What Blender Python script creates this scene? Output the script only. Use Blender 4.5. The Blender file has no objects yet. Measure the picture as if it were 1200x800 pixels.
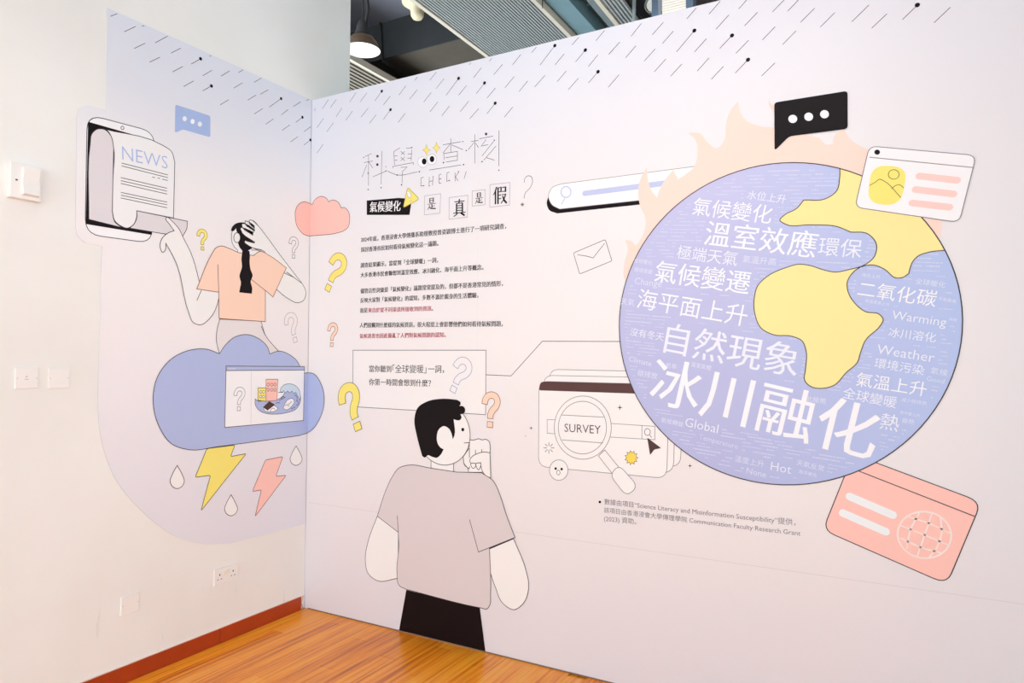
import bpy, bmesh, math, random
from mathutils import Vector, Matrix
from mathutils.geometry import tessellate_polygon

random.seed(7)
SC = bpy.context.scene
COL = SC.collection
PI = math.pi

# ------------------------------------------------------------------ camera
CAM = Vector((3.1358, -3.0706, 1.5))
YAW, PITCH, ROLL, FPX = 2.0779, 0.02873, 0.0056, 804.5
_f = Vector((math.cos(PITCH) * math.cos(YAW), math.cos(PITCH) * math.sin(YAW), math.sin(PITCH)))
_r0 = Vector((math.sin(YAW), -math.cos(YAW), 0))
_u0 = _r0.cross(_f)
CR = math.cos(ROLL) * _r0 + math.sin(ROLL) * _u0
CU = math.cos(ROLL) * _u0 - math.sin(ROLL) * _r0
cd = bpy.data.cameras.new('camera')
cam = bpy.data.objects.new('camera', cd)
COL.objects.link(cam)
cd.sensor_width = 36.0
cd.lens = FPX * 36.0 / 1200.0
cd.clip_start = 0.05
M = Matrix((CR, CU, -_f)).transposed().to_4x4()
M.translation = CAM
cam.matrix_world = M
SC.camera = cam

# ------------------------------------------------------------------ world, lights, exposure
w = bpy.data.worlds.new('world')
SC.world = w
w.use_nodes = True
bgn = w.node_tree.nodes['Background']
bgn.inputs[0].default_value = (0.765, 0.915, 1.0, 1)
bgn.inputs[1].default_value = 3.6


def area(name, loc, target, size, size_y, power, color, spread=180):
    l = bpy.data.lights.new(name, 'AREA')
    l.shape = 'RECTANGLE'
    l.size, l.size_y = size, size_y
    l.energy = power
    l.color = color
    l.spread = math.radians(spread)
    o = bpy.data.objects.new(name, l)
    COL.objects.link(o)
    o.location = loc
    d = Vector(target) - Vector(loc)
    o.rotation_euler = d.to_track_quat('-Z', 'Y').to_euler()
    return o


area('mural_wash_light', (2.6, -2.0, 3.7), (2.2, 0.0, 2.35), 0.8, 0.5, 4.0, (1.0, 0.99, 0.98), 105)
area('side_fill_light', (5.0, -1.7, 1.7), (0, -1.0, 1.35), 1.2, 1.6, 2.8, (0.99, 0.995, 0.99), 66)  # added fill from the right to lift the side wall; no window there
area('overhead_spot_side_wall', (1.1, -2.0, 3.95), (0.1, -1.3, .5), 0.5, 0.5, 1.3, (0.97, 0.98, 1.0), 60)
area('cool_high_fill', (3.6, -1.3, 3.9), (0, -.4, 3.6), 0.8, 0.3, 3.6, (0.55, 0.85, 1.0), 70)  # added fill that cools the upper side wall, not a lamp of the room
area('hall_fill_behind_partition', (2.2, 1.6, 3.2), (-.4, 1.2, 4.4), 0.8, 0.8, 7, (0.78, 0.95, 1.0))  # unseen fill added to brighten the hall and the side wall's upper end

SC.view_settings.view_transform = 'Standard'
SC.view_settings.look = 'None'
SC.view_settings.gamma = 1.0
SC.view_settings.use_curve_mapping = False
SC.view_settings.exposure = 0.375

# ------------------------------------------------------------------ measuring helpers
def hit(x, y, axis, val=0.0):
    """point of the plane axis=val seen at pixel x, y of the photograph"""
    d = _f + CR * ((x - 600) / FPX) + CU * ((400 - y) / FPX)
    return CAM + d * ((val - CAM[axis]) / d[axis])


def uvA(p):
    q = hit(p[0], p[1], 0); return (q.y, q.z)


def uvB(p):
    q = hit(p[0], p[1], 1); return (q.x, q.z)


STEP = 0.0003
BASE = {'A': 0.0042, 'B': 0.0004}


def world_pt(wall, uv, layer):
    off = BASE[wall] + layer * STEP
    return Vector((off, uv[0], uv[1])) if wall == 'A' else Vector((uv[0], -off, uv[1]))


def pts(s, z=None):
    """'x,y x,y* ...'  -> list of (x, y, corner); z = (ox, oy, scale) of the measuring crop"""
    out = []
    for t in s.split():
        c = t.endswith('*')
        x, y = t.rstrip('*').split(',')
        x, y = float(x), float(y)
        if z:
            x, y = z[0] + x / z[2], z[1] + y / z[2]
        out.append((x, y, c))
    return out


def smooth(P, closed=True, n=5, sharp=False):
    if sharp:
        return [(p[0], p[1]) for p in P]
    N = len(P)
    out = []
    rng = N if closed else N - 1
    for i in range(rng):
        p1, p2 = P[i], P[(i + 1) % N]
        p0 = P[(i - 1) % N] if (closed or i > 0) else p1
        p3 = P[(i + 2) % N] if (closed or i < N - 2) else p2
        if p1[2]: p0 = p1
        if p2[2]: p3 = p2
        if p1[2] and p2[2]:
            out.append((p1[0], p1[1])); continue
        L = math.hypot(p2[0] - p1[0], p2[1] - p1[1])
        l0 = max(math.hypot(p1[0] - p0[0], p1[1] - p0[1]), 1e-6)
        l3 = max(math.hypot(p3[0] - p2[0], p3[1] - p2[1]), 1e-6)

        def tan(a, b, c, la, lb):
            if la < 1e-5: return ((c[0] - b[0]), (c[1] - b[1]))
            if lb < 1e-5: return ((b[0] - a[0]), (b[1] - a[1]))
            t = [((b[k] - a[k]) / la * lb + (c[k] - b[k]) / lb * la) / (la + lb) for k in (0, 1)]
            return (t[0] * L, t[1] * L)
        m1 = tan(p0, p1, p2, 0 if p0 is p1 else l0, L)
        m2 = tan(p1, p2, p3, L, 0 if p3 is p2 else l3)
        for k in range(n):
            t = k / n
            h1, h2, h3, h4 = 2*t**3 - 3*t*t + 1, t**3 - 2*t*t + t, -2*t**3 + 3*t*t, t**3 - t*t
            out.append((h1*p1[0] + h2*m1[0] + h3*p2[0] + h4*m2[0], h1*p1[1] + h2*m1[1] + h3*p2[1] + h4*m2[1]))
    if not closed:
        out.append((P[-1][0], P[-1][1]))
    return out


def rounded(poly, r, n=5):
    """round every corner of a polygon given in wall metres"""
    out = []
    N = len(poly)
    for i in range(N):
        a, b, c = Vector(poly[i - 1]), Vector(poly[i]), Vector(poly[(i + 1) % N])
        d1, d2 = a - b, c - b
        rr = min(r, d1.length * .49, d2.length * .49)
        p, q = b + d1.normalized() * rr, b + d2.normalized() * rr
        for k in range(n + 1):
            t = k / n
            out.append(tuple((1 - t) ** 2 * p + 2 * t * (1 - t) * b + t * t * q))
    return out


def ell(cx, cy, rx, ry, z=None, n=28, rot=0):
    o = []
    for k in range(n):
        a = 2 * PI * k / n
        x, y = rx * math.cos(a), ry * math.sin(a)
        x, y = cx + x * math.cos(rot) - y * math.sin(rot), cy + x * math.sin(rot) + y * math.cos(rot)
        if z: x, y = z[0] + x / z[2], z[1] + y / z[2]
        o.append((x, y))
    return o


# the corner of the room in the photograph: x = 365.5 - 0.0152 (y - 100)
def side(p):
    if p[0] > 600: return 1.0
    q = hit(p[0], p[1], 0)
    return q.y          # < 0 : on the left wall, > 0 : on the partition


def clip_corner(poly, keep, closed=True):
    """cut a pixel polygon / polyline at the room corner; returns list of runs"""
    sgn = -1 if keep == 'A' else 1
    def inside(p): return sgn * side(p) >= 0
    def cut(a, b):
        lo, hi = 0.0, 1.0
        ia = inside(a)
        for _ in range(22):
            m = (lo + hi) / 2
            p = (a[0] + (b[0] - a[0]) * m, a[1] + (b[1] - a[1]) * m)
            if inside(p) == ia: lo = m
            else: hi = m
        return (a[0] + (b[0] - a[0]) * lo, a[1] + (b[1] - a[1]) * lo)
    if closed:
        out = []
        for i in range(len(poly)):
            a, b = poly[i - 1], poly[i]
            if inside(b):
                if not inside(a): out.append(cut(b, a))
                out.append(b)
            elif inside(a): out.append(cut(a, b))
        return [out] if len(out) > 2 else []
    runs, cur = [], []
    for i, p in enumerate(poly):
        if inside(p):
            if i and not inside(poly[i - 1]) and not cur: cur.append(cut(p, poly[i - 1]))
            cur.append(p)
        elif cur:
            cur.append(cut(poly[i - 1], p)); runs.append(cur); cur = []
    if len(cur) > 1: runs.append(cur)
    return [r for r in runs if len(r) > 1]


def ribbon(line, width, closed=False):
    """quads of a constant-width stroke along a plane polyline"""
    L = [Vector(p) for i, p in enumerate(line) if i == 0 or (Vector(p) - Vector(line[i - 1])).length > 1e-5]
    if closed and (L[0] - L[-1]).length < 1e-5: L.pop()
    n = len(L)
    if n < 2: return [], []
    vs, fs = [], []
    for i in range(n):
        a = L[i - 1] if (closed or i) else L[i]
        c = L[(i + 1) % n] if (closed or i < n - 1) else L[i]
        d1 = (L[i] - a); d2 = (c - L[i])
        if d1.length < 1e-9: d1 = d2
        if d2.length < 1e-9: d2 = d1
        d1.normalize(); d2.normalize()
        t = d1 + d2
        if t.length < 1e-3: t = d1
        t.normalize()
        nr = Vector((-t.y, t.x))
        k = max(0.45, abs(nr.dot(Vector((-d1.y, d1.x)))))
        h = width / 2 / k
        vs += [tuple(L[i] + nr * h), tuple(L[i] - nr * h)]
    m = n if closed else n - 1
    for i in range(m):
        j = (i + 1) % n
        fs.append((2*i, 2*i + 1, 2*j + 1, 2*j))
    return vs, fs


# ------------------------------------------------------------------ materials
def srgb(h):
    h = h.lstrip('#')
    c = [int(h[i:i + 2], 16) / 255 for i in (0, 2, 4)]
    return tuple((x / 12.92 if x <= .04045 else ((x + .055) / 1.055) ** 2.4) for x in c) + (1,)


MATS = {}


def mat(name, color, rough=0.55, metal=0.0, spec=0.35, noise=0.0, nscale=20.0, emit=None):
    if name in MATS: return MATS[name]
    m = bpy.data.materials.new(name)
    m.use_nodes = True
    nt = m.node_tree
    b = nt.nodes['Principled BSDF']
    c = srgb(color) if isinstance(color, str) else tuple(color) + (1,)
    b.inputs['Base Color'].default_value = c
    b.inputs['Roughness'].default_value = rough
    b.inputs['Metallic'].default_value = metal
    b.inputs['Specular IOR Level'].default_value = spec
    if noise:
        tc = nt.nodes.new('ShaderNodeTexCoord')
        nz = nt.nodes.new('ShaderNodeTexNoise')
        nz.inputs['Scale'].default_value = nscale
        nz.inputs['Detail'].default_value = 5
        nt.links.new(tc.outputs['Object'], nz.inputs['Vector'])
        mx = nt.nodes.new('ShaderNodeMix'); mx.data_type = 'RGBA'
        mx.inputs[6].default_value = tuple(x * (1 - noise) for x in c[:3]) + (1,)
        mx.inputs[7].default_value = tuple(min(1, x * (1 + noise)) for x in c[:3]) + (1,)
        nt.links.new(nz.outputs['Fac'], mx.inputs[0])
        nt.links.new(mx.outputs[2], b.inputs['Base Color'])
    if emit:
        b.inputs['Emission Color'].default_value = srgb(emit[0])
        b.inputs['Emission Strength'].default_value = emit[1]
    MATS[name] = m
    return m


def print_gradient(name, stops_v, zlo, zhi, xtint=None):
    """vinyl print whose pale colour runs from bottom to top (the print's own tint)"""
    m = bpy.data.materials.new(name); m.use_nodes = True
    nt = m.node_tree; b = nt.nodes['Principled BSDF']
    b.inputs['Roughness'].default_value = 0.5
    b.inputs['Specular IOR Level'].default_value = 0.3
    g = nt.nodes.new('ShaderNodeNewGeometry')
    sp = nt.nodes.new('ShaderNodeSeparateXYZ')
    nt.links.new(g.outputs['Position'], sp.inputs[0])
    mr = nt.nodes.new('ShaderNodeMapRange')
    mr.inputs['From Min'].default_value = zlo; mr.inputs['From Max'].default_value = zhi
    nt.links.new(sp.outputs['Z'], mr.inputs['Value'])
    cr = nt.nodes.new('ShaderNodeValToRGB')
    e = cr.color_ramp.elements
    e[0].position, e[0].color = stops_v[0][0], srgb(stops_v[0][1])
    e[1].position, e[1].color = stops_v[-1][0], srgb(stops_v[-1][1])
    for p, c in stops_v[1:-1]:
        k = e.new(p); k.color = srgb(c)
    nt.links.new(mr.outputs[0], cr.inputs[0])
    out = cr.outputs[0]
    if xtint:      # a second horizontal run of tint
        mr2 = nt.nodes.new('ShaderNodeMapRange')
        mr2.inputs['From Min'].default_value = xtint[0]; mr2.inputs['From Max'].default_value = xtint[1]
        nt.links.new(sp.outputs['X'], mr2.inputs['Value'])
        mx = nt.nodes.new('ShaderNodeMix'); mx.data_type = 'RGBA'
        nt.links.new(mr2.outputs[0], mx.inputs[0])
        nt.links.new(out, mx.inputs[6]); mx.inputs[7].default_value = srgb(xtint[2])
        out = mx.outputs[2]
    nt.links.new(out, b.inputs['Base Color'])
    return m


INK = mat('ink_dark', '#3a3036')
INKB = mat('ink_black', '#130a0d', rough=.5, spec=.15)
INKT = mat('ink_text', '#2c2228')
GREY = mat('ink_grey', '#80767c')
LGREY = mat('ink_light_grey', '#b0a6b0')
RUST = mat('ink_rust', '#8a5346')
RED = mat('ink_red', '#b0344a')
BROWN = mat('ink_brown', '#573634')
WHITE = mat('print_white', '#f7f4f5')
OFFW = mat('print_off_white', '#f3efee')
SKIN = mat('print_skin', '#f4efec')
SHIRT = mat('print_taupe', '#ddd0d0')
PANT = mat('print_pale_taupe', '#e9e0df')
PEACH = mat('print_peach', '#fdd6bf')
CORAL = mat('print_coral', '#fcc6bb')
FLAME = mat('print_flame', '#fbdacd')
YELLOW = mat('print_yellow', '#f9e678')
LAND = mat('print_land_yellow', '#fbe89d')
SUNY = mat('print_sun_yellow', '#f6d85c')
OCEAN = print_gradient('print_ocean', [(0, '#b6b9e0'), (1, '#c5c5e8')], 1.0, 2.35, (2.5, 3.4, '#b2c4ee'))
CLOUDB = mat('print_cloud_blue', '#b2bce2')
PERI = mat('print_periwinkle', '#c3c9ea')
BUBB = mat('print_bubble_blue', '#a9bbe4')
MICRO = mat('print_micro_text', '#d6d8f0')
WORD1 = mat('print_word_white', '#f6f5fa')
WORD2 = mat('print_word_soft', '#edeefa')
WORD3 = mat('print_word_faint', '#e0e3f5')
WAVE = mat('print_wave_pale', '#cfe0ee')
BLUELINE = mat('ink_blue', '#8f9cc8')


# ------------------------------------------------------------------ object helpers
def tag(o, label=None, cat=None, group=None, kind=None):
    if label: o['label'] = label
    if cat: o['category'] = cat
    if group: o['group'] = group
    if kind: o['kind'] = kind
    return o


def mesh_obj(name, vs, fs, mats, parent=None, midx=None, smooth_=False):
    me = bpy.data.meshes.new(name)
    base = parent_loc(parent)
    me.from_pydata([tuple(Vector(v) - base) for v in vs], [], fs)
    for m in (mats if isinstance(mats, (list, tuple)) else [mats]): me.materials.append(m)
    if midx:
        me.polygons.foreach_set('material_index', midx)
    if smooth_:
        me.polygons.foreach_set('use_smooth', [True] * len(me.polygons))
    me.update()
    o = bpy.data.objects.new(name, me)
    COL.objects.link(o)
    if parent: o.parent = parent
    return o


def parent_loc(p):
    v = Vector((0, 0, 0))
    while p is not None:
        v += Vector(p.location); p = p.parent
    return v


def empty(name, loc, label, cat, group=None):
    o = bpy.data.objects.new(name, None)
    COL.objects.link(o)
    o.empty_display_size = .1
    o.location = loc
    return tag(o, label, cat, group)


def box_vf(x0, y0, z0, x1, y1, z1):
    v = [(x0, y0, z0), (x1, y0, z0), (x1, y1, z0), (x0, y1, z0), (x0, y0, z1), (x1, y0, z1), (x1, y1, z1), (x0, y1, z1)]
    f = [(0, 3, 2, 1), (4, 5, 6, 7), (0, 1, 5, 4), (1, 2, 6, 5), (2, 3, 7, 6), (3, 0, 4, 7)]
    return v, f


def boxes(name, lst, m, parent=None, bevel=0.0):
    vs, fs = [], []
    for b in lst:
        v, f = box_vf(*b)
        k = len(vs); vs += v; fs += [tuple(i + k for i in q) for q in f]
    o = mesh_obj(name, vs, fs, m, parent)
    if bevel:
        md = o.modifiers.new('bevel', 'BEVEL'); md.width = bevel; md.segments = 2
    return o


def tube(name, path, r, m, parent=None, n=8, closed_caps=True):
    P = [Vector(p) for p in path]
    vs, fs = [], []
    for i, p in enumerate(P):
        t = (P[min(i + 1, len(P) - 1)] - P[max(i - 1, 0)]).normalized()
        a = t.orthogonal().normalized() if abs(t.z) < .9 else Vector((1, 0, 0))
        a = (a - t * a.dot(t)).normalized()
        b = t.cross(a)
        for k in range(n):
            g = 2 * PI * k / n
            vs.append(p + (a * math.cos(g) + b * math.sin(g)) * r)
    for i in range(len(P) - 1):
        for k in range(n):
            fs.append((i*n + k, i*n + (k + 1) % n, (i + 1)*n + (k + 1) % n, (i + 1)*n + k))
    if closed_caps:
        fs.append(tuple(range(n))[::-1]); fs.append(tuple((len(P) - 1)*n + k for k in range(n)))
    return mesh_obj(name, vs, fs, m, parent, smooth_=True)


def lathe(name, prof, c, m, parent=None, n=32):
    vs, fs = [], []
    for r, z in prof:
        for k in range(n):
            g = 2 * PI * k / n
            vs.append((c[0] + r * math.cos(g), c[1] + r * math.sin(g), c[2] + z))
    for i in range(len(prof) - 1):
        for k in range(n):
            fs.append((i*n + k, i*n + (k + 1) % n, (i + 1)*n + (k + 1) % n, (i + 1)*n + k))
    return mesh_obj(name, vs, fs, m, parent, smooth_=True)


# ------------------------------------------------------------------ flat print: fills, strokes, words
class Mesh2:
    """collects flat pieces of one print part"""
    def __init__(s): s.v, s.f, s.m, s.mats = [], [], [], []

    def mi(s, m):
        if m not in s.mats: s.mats.append(m)
        return s.mats.index(m)

    def poly(s, wall, uv, m, layer):
        uv = [p for i, p in enumerate(uv) if (Vector(p) - Vector(uv[i - 1])).length > 1e-6]
        if len(uv) < 3: return
        k = len(s.v)
        s.v += [world_pt(wall, p, layer) for p in uv]
        for t in tessellate_polygon([[Vector((p[0], p[1], 0)) for p in uv]]):
            s.f.append(tuple(k + i for i in t)); s.m.append(s.mi(m))

    def stroke(s, wall, uv, m, width, layer, closed=False):
        v, f = ribbon(uv, width, closed)
        k = len(s.v)
        s.v += [world_pt(wall, p, layer) for p in v]
        for q in f:
            s.f.append(tuple(k + i for i in q)); s.m.append(s.mi(m))

    def build(s, name, parent):
        return mesh_obj(name, s.v, s.f, s.mats, parent, s.m)


UV = {'A': uvA, 'B': uvB}


def add_fill(M2, wall, px, m, layer, r=0):
    if wall == 'AB':
        for wl in 'AB':
            for run in clip_corner(px, wl): M2.poly(wl, [UV[wl](p) for p in run], m, layer)
    else:
        uv = [UV[wall](p) for p in px]
        M2.poly(wall, rounded(uv, r) if r else uv, m, layer)


def add_line(M2, wall, px, m, width, layer, closed=False, r=0):
    if wall == 'AB':
        q = list(px) + [px[0]] if closed else list(px)
        for wl in 'AB':
            for run in clip_corner(q, wl, closed=False): M2.stroke(wl, [UV[wl](p) for p in run], m, width, layer)
    else:
        uv = [UV[wall](p) for p in px]
        if r: uv = rounded(uv, r)
        M2.stroke(wall, uv, m, width, layer, closed)


LW = 0.0036


class Art:
    """one printed illustration: an Empty on the wall, its parts as flat pieces"""
    def __init__(s, name, label, cat, wall, anchor, layer=1, group=None, z=None):
        s.wall, s.layer, s.z = wall, layer, z
        wl = 'B' if wall == 'AB' else wall
        a = anchor
        s.root = empty(name, world_pt(wl, UV[wl](a), 0), label, cat, group)

    def P(s, d, closed=True, sharp=False):
        return smooth(pts(d, s.z), closed, sharp=sharp) if isinstance(d, str) else d

    def shape(s, name, d, fill=None, line=None, lw=LW, dl=0, r=0, sharp=None, extra=(), parent=None, label=None):
        """filled and outlined closed outline; extra = [(path, material, width)] inner strokes"""
        if sharp is None: sharp = bool(r)
        P_ = s.P(d, True, sharp)
        m = Mesh2()
        L = s.layer + dl
        if fill: add_fill(m, s.wall, P_, fill, L, r)
        if line: add_line(m, s.wall, P_, line, lw, L + .5, True, r)
        for e in extra:
            add_line(m, s.wall, s.P(e[0], False), e[1] if len(e) > 1 else line, e[2] if len(e) > 2 else lw, L + .5)
        o = m.build(name, parent or s.root)
        if label: o['label'] = label
        return o

    def lines(s, name, ds, m_, lw=LW, dl=0, dots=(), label=None, parent=None):
        m = Mesh2()
        for d in ds:
            add_line(m, s.wall, s.P(d, False), m_, lw, s.layer + dl)
        for dt in dots:
            add_fill(m, s.wall, ell(dt[0], dt[1], dt[2], dt[3] if len(dt) > 3 else dt[2], s.z, n=14), m_, s.layer + dl + .5)
        o = m.build(name, parent or s.root)
        if label: o['label'] = label
        return o

    def capsule(s, name, a, b, width, m_, dl=0, parent=None):
        pa, pb = [Vector(UV[s.wall]((p[0], p[1]) if not s.z else (s.z[0] + p[0] / s.z[2], s.z[1] + p[1] / s.z[2]))) for p in (a, b)]
        d = (pb - pa).normalized(); n = Vector((-d.y, d.x)); h = width / 2
        uv = []
        for c, s0 in ((pb, -PI / 2), (pa, PI / 2)):
            for k in range(11):
                g = s0 + PI * k / 10
                uv.append(tuple(c + d * math.cos(g) * h + n * math.sin(g) * h))
        m = Mesh2(); m.poly(s.wall, uv, m_, s.layer + dl)
        return m.build(name, parent or s.root)

    def word(s, name, text, bl, br, m_, dl=1, weight=0.0, tall=1.0, parent=None, z='same', cjk=None, bold=0):
        z = s.z if z == 'same' else z
        if z: bl, br = [(z[0] + p[0] / z[2], z[1] + p[1] / z[2]) for p in (bl, br)]
        a, b = Vector(UV[s.wall](bl)), Vector(UV[s.wall](br))
        return put_text(name, text, s.wall, a, b, m_, s.layer + dl, weight, tall, parent or s.root, cjk, bold)


def text_mesh(text, weight):
    cu = bpy.data.curves.new('lettering', 'FONT')
    cu.body = text
    cu.size = 1.0
    cu.resolution_u = 2
    cu.offset = weight
    cu.fill_mode = 'FRONT'
    o = bpy.data.objects.new('lettering', cu)
    COL.objects.link(o)
    dg = bpy.context.evaluated_depsgraph_get()
    me = bpy.data.meshes.new_from_object(o.evaluated_get(dg))
    bpy.data.objects.remove(o); bpy.data.curves.remove(cu)
    return me


def put_text(name, text, wall, a, b, m_, layer, weight, tall, parent, cjk=None, bold=0):
    me = text_mesh(text, weight if not any(ord(c) > 0x2000 for c in text) else 0.0)
    xs = [v.co.x for v in me.vertices]; ys = [v.co.y for v in me.vertices]
    if not xs: return None
    x0, x1 = min(xs), max(xs)
    if cjk is None: cjk = any(ord(c) > 0x2000 for c in text)
    y0 = min(ys) if cjk else 0.0
    d = b - a; k = d.length / (x1 - x0); d.normalize()
    n = Vector((-d.y, d.x))
    base = parent_loc(parent)
    for v in me.vertices:
        q = a + d * ((v.co.x - x0) * k) + n * ((v.co.y - y0) * k * tall)
        v.co = world_pt(wall, q, layer) - base
    if bold:        # struck twice, a hair apart
        n_ = len(me.vertices)
        vs = [v.co.copy() for v in me.vertices]; fs = [tuple(p.vertices) for p in me.polygons]
        sh = world_pt(wall, a + d * bold, layer + .4) - world_pt(wall, a, layer)
        me2 = bpy.data.meshes.new(name)
        me2.from_pydata(vs + [v + sh for v in vs], [], fs + [tuple(i + n_ for i in f) for f in fs])
        bpy.data.meshes.remove(me); me = me2
    me.materials.clear(); me.materials.append(m_)
    me.name = name
    o = bpy.data.objects.new(name, me)
    COL.objects.link(o); o.parent = parent
    return o


# ================================================================== SETTING
TOP = 3.107
PLASTER = bpy.data.materials.new('plaster_paint'); PLASTER.use_nodes = True
nt = PLASTER.node_tree; b = nt.nodes['Principled BSDF']
b.inputs['Roughness'].default_value = .6
tc = nt.nodes.new('ShaderNodeTexCoord')
n1 = nt.nodes.new('ShaderNodeTexNoise'); n1.inputs['Scale'].default_value = 1.6; n1.inputs['Detail'].default_value = 6
n2 = nt.nodes.new('ShaderNodeTexNoise'); n2.inputs['Scale'].default_value = 9; n2.inputs['Detail'].default_value = 8
nt.links.new(tc.outputs['Object'], n1.inputs['Vector']); nt.links.new(tc.outputs['Object'], n2.inputs['Vector'])
cr = nt.nodes.new('ShaderNodeValToRGB')
cr.color_ramp.elements[0].position = .35; cr.color_ramp.elements[0].color = srgb('#ece7e1')
cr.color_ramp.elements[1].position = .65; cr.color_ramp.elements[1].color = srgb('#f1ede8')
nt.links.new(n1.outputs['Fac'], cr.inputs[0])
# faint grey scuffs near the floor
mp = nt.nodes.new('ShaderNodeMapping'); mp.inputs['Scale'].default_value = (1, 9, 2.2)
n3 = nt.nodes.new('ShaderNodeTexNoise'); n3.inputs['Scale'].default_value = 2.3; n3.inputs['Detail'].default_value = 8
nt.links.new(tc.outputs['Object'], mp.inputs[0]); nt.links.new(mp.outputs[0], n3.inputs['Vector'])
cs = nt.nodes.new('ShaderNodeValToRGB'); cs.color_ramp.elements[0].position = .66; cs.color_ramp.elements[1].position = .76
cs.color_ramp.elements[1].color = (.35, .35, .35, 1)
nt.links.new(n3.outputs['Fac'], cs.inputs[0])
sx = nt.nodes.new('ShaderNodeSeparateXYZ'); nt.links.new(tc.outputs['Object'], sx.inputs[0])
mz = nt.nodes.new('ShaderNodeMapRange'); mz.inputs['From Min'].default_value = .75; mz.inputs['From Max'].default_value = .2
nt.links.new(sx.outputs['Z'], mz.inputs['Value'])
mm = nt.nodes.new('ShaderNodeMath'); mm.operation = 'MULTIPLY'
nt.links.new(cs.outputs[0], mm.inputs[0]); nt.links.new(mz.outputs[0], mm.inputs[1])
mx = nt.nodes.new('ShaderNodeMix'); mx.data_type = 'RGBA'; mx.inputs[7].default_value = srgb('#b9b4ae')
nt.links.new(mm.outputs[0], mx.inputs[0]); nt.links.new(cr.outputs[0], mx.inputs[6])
nt.links.new(mx.outputs[2], b.inputs['Base Color'])
bp = nt.nodes.new('ShaderNodeBump'); bp.inputs['Strength'].default_value = .12; bp.inputs['Distance'].default_value = .004
nt.links.new(n2.outputs['Fac'], bp.inputs['Height']); nt.links.new(bp.outputs[0], b.inputs['Normal'])

wall_left = tag(boxes('wall_left', [(-.35, -9.5, 0, 0, .337, 4.98)], PLASTER), kind='structure')

PRINTB = print_gradient('mural_print_partition', [(0, '#e2dbe0'), (.22, '#ebe2e2'), (.5, '#f2ebea'), (.72, '#efe9ea'), (.9, '#e5e4eb'), (1, '#e0e0ea')], 0, TOP, (2.9, 4.0, '#dddee6'))  # print tint, with some of the light's falloff painted in
PRINTA = print_gradient('mural_print_side', [(0, '#e4e0e8'), (.25, '#ece6ea'), (.5, '#f4eceb'), (.72, '#f3edec'), (.88, '#e4e3ea'), (1, '#e0e0e9')], .5, TOP, None)
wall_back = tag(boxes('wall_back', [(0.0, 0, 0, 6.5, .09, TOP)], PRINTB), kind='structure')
SEAM = mat('seam', '#d8cfd2')
# faint butt joints between the partition's printed sheets
for a, c in (((.02, .636), (6.4, .642)),):
    m2 = Mesh2(); m2.stroke('B', [a, c], SEAM, .0022, .3); m2.build('seam', wall_back)
for xs in (1.22, 2.44, 3.66):
    m2 = Mesh2(); m2.stroke('B', [(xs, .64), (xs, TOP)], mat('seam_faint', '#e9e4e6'), .0016, .2); m2.build('seam', wall_back)
tag(boxes('trim_1', [(0.0, -.0042, 0, .004, .0, TOP - .002)], mat('trim_lilac', '#d9d3da')), kind='structure')

# floor ------------------------------------------------------------
WOOD = bpy.data.materials.new('bamboo_strip_floor'); WOOD.use_nodes = True
nt = WOOD.node_tree; b = nt.nodes['Principled BSDF']
g = nt.nodes.new('ShaderNodeNewGeometry')
mp = nt.nodes.new('ShaderNodeMapping'); mp.inputs['Scale'].default_value = (55, 1.3, 1)
nt.links.new(g.outputs['Position'], mp.inputs[0])
n1 = nt.nodes.new('ShaderNodeTexNoise'); n1.inputs['Scale'].default_value = 1.0; n1.inputs['Detail'].default_value = 5
n1.inputs['Roughness'].default_value = .65
nt.links.new(mp.outputs[0], n1.inputs['Vector'])
oi = nt.nodes.new('ShaderNodeObjectInfo')
ad = nt.nodes.new('ShaderNodeMath'); ad.operation = 'MULTIPLY_ADD'
ad.inputs[1].default_value = .16; nt.links.new(oi.outputs['Random'], ad.inputs[0])
nt.links.new(n1.outputs['Fac'], ad.inputs[2])
cr = nt.nodes.new('ShaderNodeValToRGB')
e = cr.color_ramp.elements
e[0].position, e[0].color = .36, srgb('#b25406')
e[1].position, e[1].color = .80, srgb('#ffbb40')
k = e.new(.50); k.color = srgb('#ea8416')
k = e.new(.62); k.color = srgb('#fb9e26')
nt.links.new(ad.outputs[0], cr.inputs[0])
nt.links.new(cr.outputs[0], b.inputs['Base Color'])
b.inputs['Roughness'].default_value = .3
b.inputs['Specular IOR Level'].default_value = .35
b.inputs['Coat Weight'].default_value = .12; b.inputs['Coat Roughness'].default_value = .12
mp2 = nt.nodes.new('ShaderNodeMapping'); mp2.inputs['Scale'].default_value = (90, 3, 1)
nt.links.new(g.outputs['Position'], mp2.inputs[0])
nb = nt.nodes.new('ShaderNodeTexNoise'); nb.inputs['Scale'].default_value = 1; nt.links.new(mp2.outputs[0], nb.inputs['Vector'])
bp = nt.nodes.new('ShaderNodeBump'); bp.inputs['Strength'].default_value = .12; bp.inputs['Distance'].default_value = .002
nt.links.new(nb.outputs['Fac'], bp.inputs['Height']); nt.links.new(bp.outputs[0], b.inputs['Normal'])

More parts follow.
